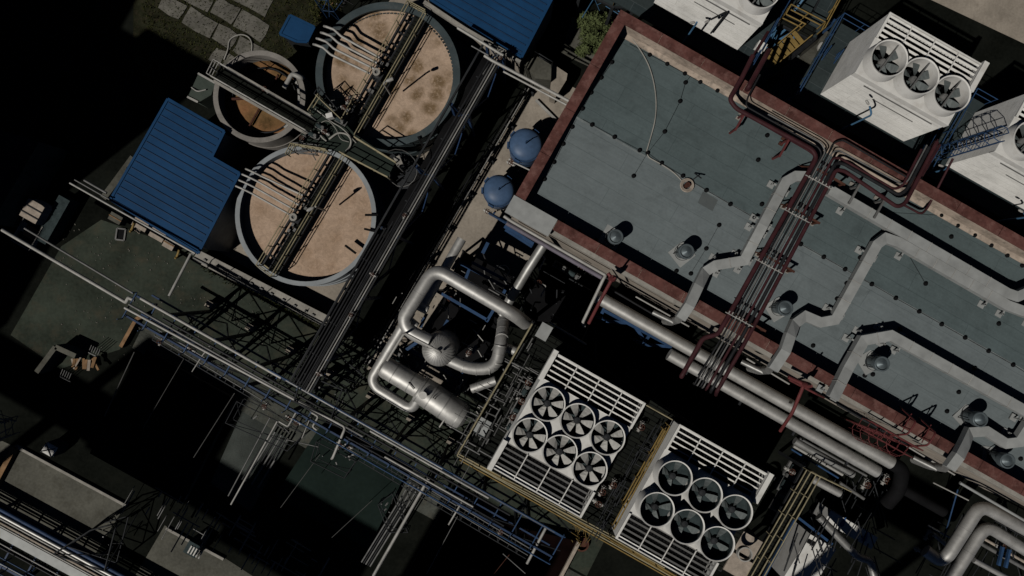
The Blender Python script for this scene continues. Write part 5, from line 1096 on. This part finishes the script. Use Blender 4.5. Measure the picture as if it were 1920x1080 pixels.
u2 = make_unit("white cooling unit with six dark fans in deep shrouds at the lower edge", True, .85, 1.6, m_bladed, 4, .30, 0, 1, 0, G1_); place(u2, 1304, 957, 8.5, 6.15)
u3 = make_unit("white cooling unit with three big fans beyond the far parapet, the whole unit in view", False, .75, 4.1, m_bladed, 6, .1, 0, 1, 2, G1_); place(u3, 1725.5, 143, 10.0, 5.2)
W3 = u3.location.copy()
u4 = dup(u3, W3 + U * 7.95, -UA, "white cooling unit cut by the right edge of the picture"); u5 = dup(u3, W3 - U * 10.5 + V * .15, -UA, "white cooling unit cut by the top edge of the picture")
# corner pieces and decks
def deck(label, pts, z, m, rail=(), rm=m_yellow, mids=1, hr=1.05, leg=True, name="deck_platform"):
    o = thing(name, label, "platform", P(*pts[0])); w3 = [P(x, y, z) for x, y in pts]; MB().prism(w3, z - .12, z).build("deck", m, o)
    for p in w3: MB().beam(Vector((p.x, p.y, 0)), Vector((p.x, p.y, z - .12)), .18).build("leg", m_steel, o)
    mb = MB(); n = len(w3)
    for i in range(n): mb.beam(w3[i] - Z * .25, w3[(i + 1) % n] - Z * .25, .12, .2)
    mb.build("frame", m_steel, o)
    for rr in rail: MB().rail([P(x, y, z) for x, y in rr], hr, .038, 1.3, mids, .0).build("railing", rm, o)
    return o
deck("dark grating deck with yellow rails under the unit with pale bladed fans", [(1000, 606), (1262, 778), (1142, 1006), (856, 850)], 6.1, m_grate,
     [[(997, 606), (860, 846), (1140, 995), (1238, 1050)], [(1252, 780), (1202, 752)]], m_cream)
deck("dark grating deck with yellow rails under the unit with dark fans", [(1262, 778), (1300, 800), (1452, 898), (1352, 1070), (1180, 985), (1142, 1006)], 6.1, m_grate,
     [[(1248, 792), (1146, 980)], [(1240, 800), (1165, 935)], [(1140, 1000), (1310, 1100)]], m_yellow)
deck("raised walkway with yellow double rails right of the unit with dark fans", [(1510, 878), (1530, 890), (1420, 1085), (1398, 1085)], 4.0, m_grate, [[(1506, 876), (1392, 1076)], [(1524, 884), (1412, 1082)], [(1506, 876), (1580, 912)]], m_cream, 1)
o = thing("panel_stack", "stack of pale panels at the lower right corner of the unit with dark fans", "panel", P(1395, 1030))
for (x, y, sx, sy, z) in ((1402, 1022, 1.3, 1.1, 5.2), (1384, 1062, 1.3, 1.1, 5.0)):
    c = P(x, y, z); MB().ubox(c - Z * 1.5, sx, sy, 3.0).build("panel", m_tarp, o)
mb = MB(); mb.lathe(P(1394, 1036, 6.1), [(.4, 0), (.4, .3), (.34, .3), (.34, 0), (.4, 0)], 20); mb.build("round_duct", m_pipew, o)
random.seed(31)
mb = Tangle()
for k in range(90):
    x, y = (random.uniform(872, 1000), 0); y = 835 - (x - 872) * 1.45 + random.uniform(-36, 60); p = P(x, y, 6.2 + random.random() * .9); mb.beam(p, p + random.choice([U, V, V, U * -1]) * random.uniform(.15, 1.3) + Z * random.choice([0, 0, .4]), random.uniform(.03, .1))
single("unit_pipework", "grey pipework on the deck left of the unit with pale bladed fans", "pipework", mb, m_pipeg)
mb = Tangle()
for k in range(60):
    t = random.random(); x = 1235 - 95 * t + random.uniform(-22, 22); y = 790 + 190 * t + random.uniform(-8, 12); p = P(x, y, 6.2 + random.random() * .5); mb.beam(p, p + random.choice([U, V, V, V]) * random.uniform(.15, 1.6) + Z * .01, random.uniform(.03, .09))
single("unit_pipework", "dark pipework on the deck between the two six fan units", "pipework", mb, m_steel)
for i, (x, y, l) in enumerate([(985, 730, "pump on the deck by the top left corner of the pale fan unit"), (972, 770, "pump on the deck left of the pale fan unit"), (958, 795, "lower pump on the deck left of the pale fan unit"), (1486, 872, "pump at the top right corner of the dark fan unit"), (1470, 900, "pump right of the dark fan unit"), (1460, 938, "lower pump right of the dark fan unit")]): fit("pump", l, x, y, 6.12 if x < 1400 else .05, sc=.85 if x < 1400 else 1.6)
for i, (x, y, l) in enumerate([(990, 715, "valve at the top left corner of the pale fan unit"), (978, 750, "valve left of the pale fan unit"), (962, 780, "valve left of the lower fans of the pale unit"), (1200, 798, "red handled valve between the two six fan units"), (1128, 918, "valve at the lower gap between the six fan units"), (1148, 905, "second valve at the lower gap between the six fan units"), (1120, 940, "third valve at the lower gap between the six fan units"), (1252, 820, "valve beside the dark fan unit"), (1478, 880, "valve by the corner of the yellow walkway")]): fit("valve", l, x, y, 6.15, sc=1.0)
for (x, y, l) in ((1020, 622, "pale round drum in the corner of the pale fan deck"), (905, 800, "pale flat cabinet on the pale fan deck")):
    o = thing("cabinet", l, "cabinet", P(x, y, 6.1)); MB().ubox(P(x, y, 6.5), .6, .8, .8).build("housing", m_ddark, o); MB().ubox(P(x, y, 6.93), .64, .84, .06).build("lid", m_duct, o)
for k in range(3): tubeobj("handrail_pipe", "yellow pipe along the lower edge of the two fan decks", "pipe", [P(862 + 0 * k, 852 + 5 * k, 6.3 - .2 * k), P(1270, 1082 + 5 * k, 6.3 - .2 * k)], .045, m_yellow if k != 1 else m_cream, 0, 6, "yellow pipes along the fan decks")
mb = Tangle()
for k in range(60): x, y = random.gauss(1092, 12), random.gauss(992, 14); p = P(x, y, random.uniform(.6, 2.6)); mb.beam(p, p + Vector((random.gauss(0, .3), random.gauss(0, .3), random.gauss(0, .3))), .03)
single("rail_tangle", "tangle of thin yellow rails at the corner where the fan decks meet", "railing", mb, m_yellow)
o = thing("drain_pit", "round rusty drain pit at the end of the beige parapet", "manhole", P(1090, 1020)); c = P(1090, 1018); MB().lathe(c, [(.45, 0), (.45, .3), (.36, .3), (.36, .05), (0, .05)], 20).build("ring", m_rust, o)
# decks beyond the far parapet
DZ = 5.15
def pdeck(label, base, du0, du1, dv0, dv1, rails=()):
    q = lambda a, b: base + U * a + V * b
    o = thing("unit_deck", label, "platform", Vector((base.x, base.y, 0))); c = [q(du0, dv0), q(du1, dv0), q(du1, dv1), q(du0, dv1)]; MB().prism([Vector((p.x, p.y, 0)) for p in c], DZ - .12, DZ).build("deck", m_dteal, o)
    for p in c: MB().beam(Vector((p.x, p.y, 0)), Vector((p.x, p.y, DZ - .12)), .2).build("leg", m_bluest, o)
    mb = MB(); e = [Vector((p.x, p.y, DZ)) for p in c]; mb.rail([e[0], e[3]], 1.05, .03, 1.2, 1); mb.rail([e[1], e[2]], 1.05, .03, 1.2, 1)
    mb.rail([e[0], e[1]], 1.05, .025, 1.2, 1); mb.build("railing", m_bluest, o); return o
pdeck("dark teal deck under the whole three fan unit", W3, -3.9, 3.6, -3.0, 2.0); pdeck("dark teal deck under the unit at the right edge", W3 + U * 7.95, -3.6, 6, -3.0, 2.0); pdeck("dark teal deck under the unit at the top edge", W3 - U * 10.5 + V * .15, -8.5, 3.7, -3.0, 2.0)
# lamp poles along the far parapet
for (b, h_, zb, zh, l) in (((1280, 81), (1303, 42), 5.9, 9.0, "slim lamp pole leaning in front of the unit at the top edge"), ((1571, 246), (1629, 196), 5.4, 9.4, "bent lamp pole in front of the whole three fan unit"), ((1726, 330), (1769, 312), 5.4, 8.0, "slim lamp pole left of the unit at the right edge"), ((1868, 415), (1918, 398), 5.4, 8.0, "lamp pole at the right edge of the picture")):
    lamp(l, b, zb, zh, h_, "lamp poles along the far parapet", .5, m_bluelt)
lamp("short lamp mast above the panels of the unit at the top edge", (1333, 62), 6, 9.4, (1330, 38), None, .5, m_steel)
# caged vertical ladder, yellow stairs
def caged(label, x, y, z0, z1, m, out):
    b = P(x, y, z0); o = thing("caged_ladder", label, "ladder", b); sd = Vector((-out.y, out.x, 0)); mb = MB()
    for s_ in (-.22, .22): mb.tube([b + sd * s_, b + sd * s_ + Z * (z1 - z0 + .9)], .03, 5)
    mb.build("stile", m, o); mb = MB()
    for k in range(int((z1 - z0) / .3)): mb.tube([b - sd * .22 + Z * .3 * k, b + sd * .22 + Z * .3 * k], .016, 4)
    mb.build("rung", m, o); mb = MB(); arc = [(-.22, 0), (-.38, .2), (-.34, .5), (0, .7), (.34, .5), (.38, .2), (.22, 0)]
    for k in range(int((z1 - z0) / .7) + 1): mb.tube([b + sd * a + out * c_ + Z * (1.0 + .7 * k) for a, c_ in arc if 1.0 + .7 * k < z1 - z0 + .9], .025, 5) if 1.0 + .7 * k < z1 - z0 + .9 else None
    for a, c_ in arc[1:6]: mb.tube([b + sd * a + out * c_ + Z * 1.0, b + sd * a + out * c_ + Z * (z1 - z0 + .8)], .018, 4)
    mb.build("cage", m, o); return o
caged("blue caged ladder between the whole fan unit and the one at the right edge", 1752, 298, 4.6, 9.6, m_bluest, -U)

def stair(label, a, b, z0, z1, wdt, m, rm):
    p, q = P(*a, z0), P(*b, z1); o = thing("steel_stair", label, "stair", p); d = Vector((q.x - p.x, q.y - p.y, 0)).normalized(); sd = Vector((-d.y, d.x, 0)) * wdt / 2; n = max(5, int((z1 - z0) / .22))
    mb = MB(); mb.beam(p + sd, q + sd, .06, .22); mb.beam(p - sd, q - sd, .06, .22); mb.build("stringer", rm, o)
    mb = MB()
    for k in range(n): c = p.lerp(q, (k + .5) / n); mb.beam(c - sd, c + sd, .26, .03)
    mb.build("tread", m, o); mb = MB()
    for s_ in (sd, -sd):
        for hh in (.5, 1.0): mb.tube([p + s_ + Z * hh, q + s_ + Z * hh], .035, 5)
        for k in range(5): c = p.lerp(q, k / 4); mb.tube([c + s_, c + s_ + Z], .03, 5)
    mb.build("handrail", rm, o); return o
stair("blue steel stair at the left end of the whole three fan unit", (1499, 180), (1556, 100), 2.0, 5.1, .7, m_steel, m_bluest)
stair("yellow steel stair with yellow treads rising beside the unit at the top edge", (1433, 122), (1500, 66), 3.4, 5.2, .85, m_yellow, m_yellow)
deck("small landing with yellow rails at the head of the yellow stair", [(1460, 40), (1522, 72), (1532, 54), (1470, 22)], 5.2, m_grate, [[(1460, 40), (1470, 22), (1532, 54)], [(1460, 40), (1496, 58)]], m_yellow)
deck("narrow walkway with yellow rails running off the top edge above the yellow stair", [(1506, 62), (1530, 70), (1580, -20), (1556, -34)], 5.16, m_dteal, [[(1532, 64), (1576, -18)]], m_yellow)
deck("dark teal floor left of the yellow railed walkway at the top edge", [(1470, 14), (1508, 46), (1552, -34), (1500, -34)], 4.0, m_dteal, [])
o = thing("steel_frame", "light blue fan shaped struts under the landing of the yellow stair", "framework", P(1436, 88))
for x, y, z in ((1462, 38, 4.9), (1476, 52, 4.9), (1484, 62, 4.9), (1490, 70, 4.9), (1456, 58, 4.9)): MB().beam(P(1434, 90, 3.2), P(x, y, z), .12, .1).build("strut", m_bluelt, o)
t_ = P(1434, 90, 3.2); MB().beam(Vector((t_.x, t_.y, 0)), t_, .16).build("leg", m_bluelt, o); MB().beam(P(1490, 20, 5.0), P(1512, -10, 5.6), .1).build("strut", m_bluelt, o)
c = P(1426, 88, 5.6); o = thing("control_box", "small white cabinet between the unit at the top edge and the light blue struts", "box", Vector((c.x, c.y, 0))); MB().ubox(c, .5, .4, .5).build("housing", m_white, o); MB().tube([Vector((c.x, c.y, 0)), Vector((c.x, c.y, 5.36))], .06, 6).build("post", m_pipeg, o)
deck("tiny landing with yellow rails by the left foot of the yellow stair", [(1438, 152), (1452, 140), (1462, 146), (1448, 158)], 2.0, m_grate, [[(1438, 152), (1452, 140), (1462, 146)]], m_yellow, hr=.8)
deck("blue railed landing with yellow rails above the factory corner", [(1090, -20), (1150, 10), (1190, 12), (1175, -30)], 4.0, m_dteal, [[(1120, -8), (1150, 10), (1190, 12)], [(1172, 2), (1190, 12), (1200, -12)]], m_yellow)
random.seed(77)
for (x0, y0, x1, y1, z, l, m) in ((1110, -30, 1165, 18, 2.5, "tangle of light blue steelwork above the factory corner", m_bluelt), (1520, 110, 1590, 190, 2.0, "dark blue steelwork at the left end of the whole fan unit", m_bluest), (1770, 225, 1900, 290, 4.0, "dark blue steelwork between the two right fan units", m_bluest)):
    mb = Tangle()
    for k in range(20): p = P(random.uniform(x0, x1), random.uniform(y0, y1), z + random.uniform(-1, 1)); mb.beam(p, p + random.choice([U, V, U * .7 + V * .7, U * .6 - V * .8]) * random.uniform(.4, 1.9) + Z * random.uniform(-.3, .5), random.uniform(.03, .08))
    single("bracing", l, "steelwork", mb, m)
for (pts, r, l) in (([(1693, 340, 8.8), (1757, 262, 8.0)], .08, "maroon pipe from the factory roof to the right fan units, left one"), ([(1716, 352, 8.8), (1762, 272, 8.0)], .07, "maroon pipe from the factory roof to the right fan units, right one"), ([(1412, 106, 8.6), (1440, 60, 8)], .08, "maroon pipe leading up to the yellow stair")):
    tubeobj("roof_pipe", l, "pipe", [P(*p) for p in pts], r, m_piper, 0, 8)
tubeobj("roof_pipe", "thick maroon pipe rising from the far parapet to the yellow stair", "pipe", [P(1398, 172, 8.8), P(1403, 164, 9.5), P(1442, 94, 9.0)], .13, m_piper, .2, 10)
# things in the yard behind the units
o = thing("round_hatch", "pale round hatch on the dark floor left of the whole fan unit", "hatch", P(1541, 90)); MB().lathe(P(1541, 90, 2.8), [(.3, 0), (.3, .2), (.22, .24), (.0, .24)], 20).build("lid", m_pipew, o); MB().ubox(P(1536, 92, 1.4), 1.1, .9, 2.8).build("plinth", m_mid, o)
# ---------------------------------------------------------------- lower right plant
big("upper of the two bent silver pipes at the lower right", [(1945, 1005, 4.6), (1838, 946, 4.6), (1778, 1040, 4.6), (1762, 1052, 4.4), (1735, 1032, 4.2)], .36, fil=.7)
big("lower of the two bent silver pipes at the lower right", [(1945, 1045, 4.4), (1848, 984, 4.4), (1782, 1088, 4.4)], .34, fil=.7)
for k, (a, b, z, r, m, l) in enumerate((((1826, 1050), (1900, 1090), 3.0, .16, m_silver, "silver pipe under the two bent pipes at the bottom edge"), ((1740, 985), (1785, 1010), 3, .06, m_pipew, "thin pale pipe left of the two bent pipes"), ((1838, 1018), (1925, 1068), 2.8, .12, m_pipeg, "grey pipe crossing under the bent pipes"), ((1845, 1010), (1925, 1056), 2.6, .1, m_tarp, "buff pipe crossing under the bent pipes"), ((1748, 1000), (1775, 1022), 2.6, .13, m_silverd, "dull silver stub left of the bent pipes"), ((1750, 905), (1816, 938), 4, .04, m_pipew, "thin pipe in the dark above the bent pipes"), ((1860, 935), (1852, 950), 3.5, .05, m_pipew, "short pale stub above the bent pipes"), ((1796, 918), (1770, 1010), 3.4, .04, m_bluest, "slim blue post pipe by the bent pipes"))):
    tubeobj("thin_pipe", l, "pipe", [P(*a, z), P(*b, z)], r, m, 0, 10, collars=.8 if r > .1 else 0)
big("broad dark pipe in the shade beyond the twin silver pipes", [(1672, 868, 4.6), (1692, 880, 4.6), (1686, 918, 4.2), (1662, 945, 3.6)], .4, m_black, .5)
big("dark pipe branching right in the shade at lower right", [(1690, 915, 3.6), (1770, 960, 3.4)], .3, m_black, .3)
big("dull silver pipe sloping past the white truck to the bottom edge", [(1535, 968, 3.6), (1610, 1046, 3.6), (1632, 1050, 3.6), (1640, 1085, 3.6)], .22, m_silverd, .4, .35)
frame("blue steel frame right of the yellow railed walkway", [(1490, 975, 1430, 1085, 3.0), (1496, 970, 1560, 1020, 3.2), (1880, 1025, 1872, 1060, 3.6), (1893, 1030, 1885, 1064, 3.6)], .14)
o = thing("tank_truck", "white trailer with blue drop emblems standing in the lower right plant", "truck", P(1600, 1000))
wq = [P(1560, 957, 2.6), P(1645, 1010, 2.6), P(1600, 1075, 2.6), P(1515, 1020, 2.6)]
wq = [P(1558, 957, 2.6), P(1646, 1008, 2.6), P(1634, 1030, 2.6), P(1546, 978, 2.6)]
MB().prism(wq, .9, 2.6).build("body", m_white, o)
mb = MB(); mb.prism([p.lerp(sum(wq, Vector()) / 4, .1) for p in wq], .6, .9); mb.build("chassis", m_ddark, o)
for (x, y) in ((1580, 981), (1621, 1009)):
    mb = MB(); c = P(x, y, 2.604); d = -V; e = U; pr = [(0, .42), (.1, .15), (.14, -.08), (.09, -.2), (0, -.24), (-.09, -.2), (-.14, -.08), (-.1, .15)]
    top = [c + e * a + d * b_ for a, b_ in pr]; mb.hexa([p - Z * .002 for p in top], [p + Z * .003 for p in top]); mb.build("emblem", m_bluelogo, o)
for f in (.15, .85):
    for s_ in (0, 1):
        p = wq[0].lerp(wq[1], f) if s_ == 0 else wq[3].lerp(wq[2], f); MB().lathe(Vector((p.x, p.y, .45)) - V * .12, [(.1, 0), (.45, .02), (.45, .22), (.1, .24)], 16, True, V).build("wheel", m_black, o)
o = thing("white_container", "white container with a dark vent under black pipe shadows at the bottom edge", "container", P(1515, 1050))
MB().prism([P(1520, 1002, 2.4), P(1568, 1030, 2.4), P(1520, 1110, 2.4), P(1468, 1085, 2.4)], 0, 2.4).build("body", m_white, o); MB().prism([P(1516, 1010, 2.41), P(1530, 1017, 2.41), P(1526, 1025, 2.41), P(1512, 1017, 2.41)], 2.404, 2.43).build("vent", m_black, o)
random.seed(15)
for (x0, y0, x1, y1, l, n) in ((1480, 960, 1640, 1075, "lattice of dark pipes over the white trailer", 34), (1740, 960, 1920, 1080, "tangle of dark pipes around the two bent silver pipes", 34), (1560, 880, 1660, 940, "tangle of dark pipes below the end of the twin silver pipes", 24)):
    mb = Tangle()
    for k in range(n): p = P(random.uniform(x0, x1), random.uniform(y0, y1), random.uniform(2.8, 4.4) if n == 34 and x0 < 1500 else random.uniform(.5, 3)); mb.beam(p, p + random.choice([U, V, U * .7 + V * .7, U * .2 + V]) * random.uniform(.5, 2.6) + Z * random.uniform(-.2, .2), random.uniform(.05, .1))
    single("pipe_tangle", l, "pipework", mb, m_steel)
for i, (x, y, l) in enumerate([(1618, 905, "valve in the tangle below the twin silver pipes"), (1655, 897, "valve at the very end of the twin silver pipes"), (1735, 1000, "valve left of the bent pipes"), (1870, 1015, "valve between the two bent pipes"), (1720, 1030, "valve at the foot of the upper bent pipe")]): fit("valve", l, x, y, 2.6, sc=1.1)
# ---------------------------------------------------------------- rack and yard in the lower left corner
LZ = 1.0
o = thing("pipe_rack", "wide steel pipe rack with a broad pale tray in the lower left corner", "rack", P(60, 1010, 0))
a, b = P(-60, 918, LZ), P(330, 1130, LZ); d = (b - a).normalized(); n_ = Vector((d.y, -d.x, 0)); n_ = n_ if n_.dot(V) > 0 else -n_
mb = MB()
for s_ in (-.1, 1.6, 3.2): mb.beam(a + n_ * s_ - Z * .15, b + n_ * s_ - Z * .15, .14, .24)
mb.build("girder", m_rackst, o)
for k in range(9):
    p = a.lerp(b, (k + .5) / 9); mb = MB(); mb.beam(p - n_ * .2 - Z * .02, p + n_ * 3.4 - Z * .02, .1); mb.build("cross_beam", m_rackst, o)
    if k % 2: mb = MB(); [mb.beam(p + n_ * s_ - Z * LZ, p + n_ * s_ - Z * .2, .16) for s_ in (0, 3.2)]; mb.beam(p - Z * .3, p + n_ * 3.2 - Z * 2, .07); mb.beam(p + n_ * 3.2 - Z * .3, p - Z * 2, .07); mb.build("trestle", m_rackst, o)
MB().beam(a + n_ * 1.32 + Z * .06, b + n_ * 1.32 + Z * .06, .55, .08).build("tray", m_duct, o)
mb = MB(); mb.rail([a + n_ * 2.4, b + n_ * 2.4], .9, .04, 1.4, 1); mb.rail([a + n_ * 3.3, b + n_ * 3.3], .9, .04, 1.4, 1); mb.build("railing", m_bluest, o)
for s_, r, m, l in ((.0, .13, m_rackst, "dark blue pipe on the upper edge of the lower left rack"), (.32, .11, m_silver, "silver pipe second from the top of the lower left rack"), (.52, .05, m_pipew, "thin pale pipe third from the top of the lower left rack"), (.72, .07, m_tarp, "buff pipe above the pale tray of the lower left rack"), (.9, .05, m_pipew, "thin pale pipe just above the pale tray"), (1.85, .05, m_pipew, "thin pale pipe just below the pale tray"), (2.05, .06, m_piped, "dark pipe below the pale tray of the lower left rack"), (2.9, .06, m_pipew, "pale pipe at the lower edge of the lower left rack")):
    tubeobj("rack_pipe", l, "pipe", [a + n_ * s_ + Z * .16, b + n_ * s_ + Z * .16], r, m, 0, 9, collars=1.5)
mb = MB(); mb.beam(P(30, 838, .2), P(-8, 910, .2), .3, .4); single("timber_edge", "timber edging along the left of the lower left yard", "kerb", mb, m_wood)
mb = MB(); mb.beam(P(30, 836, .1), P(238, 948, .1), .16, .2); single("yard_kerb", "low kerb along the top of the lower left yard", "kerb", mb, m_whitew)
mb = MB(); mb.beam(P(312, 990, .1), P(420, 1048, .1), .16, .2); single("yard_kerb", "low kerb along the top of the yard patch at the bottom edge", "kerb", mb, m_whitew)
o = thing("sky_light", "small white roof light with crossed bars in the lower left", "roof light", P(93, 842)); c = P(93, 843, 1.2)
MB().ubox(c - Z * .65, .74, .64, 1.1).build("curb", m_ddark, o); MB().ubox(c, .7, .6, .2).build("pane", m_white, o); mb = MB(); mb.beam(c + U * .35 + V * .3 + Z * .13, c - U * .35 - V * .3 + Z * .13, .04); mb.beam(c - U * .35 + V * .3 + Z * .16, c + U * .35 - V * .3 + Z * .16, .04); mb.build("cross_bar", m_steel, o)
o = thing("cooler_box", "dark finned cooler box on the yard patch at the bottom edge", "cooler", P(367, 1025)); MB().ubox(P(367, 1024, .55), .8, .8, 1.1).build("housing", m_ddark, o)
for k in range(5): MB().ubox(P(356 + k * 5, 1030 + k * 2.6, 1.13), .08, .5, .06).build("fin", m_pipew, o)
random.seed(41)
pipe_frame("lattice of dark steel beside the lower left rack", [(215, 968), (262, 955), (240, 1040), (150, 1010)], .1, 2.6, m_steel, r=.05)
pipe_frame("dark curved guard frame at the left edge", [(2, 770), (34, 780), (38, 810), (4, 826)], 2.0, 1.2, m_pipeg, "guard_cage", r=.03)
mb = Tangle()
for k in range(70): x = random.uniform(250, 620); y = 905 + (x - 250) * .45 + random.uniform(-30, 40); p = P(x, y, random.uniform(.5, 3)); mb.beam(p, p + random.choice([U, V, V]) * random.uniform(.3, 2.0) + Z * .02, random.uniform(.04, .1))
single("pipe_tangle", "dark pipework in the deep shade along the lower left", "pipework", mb, m_pipeg)
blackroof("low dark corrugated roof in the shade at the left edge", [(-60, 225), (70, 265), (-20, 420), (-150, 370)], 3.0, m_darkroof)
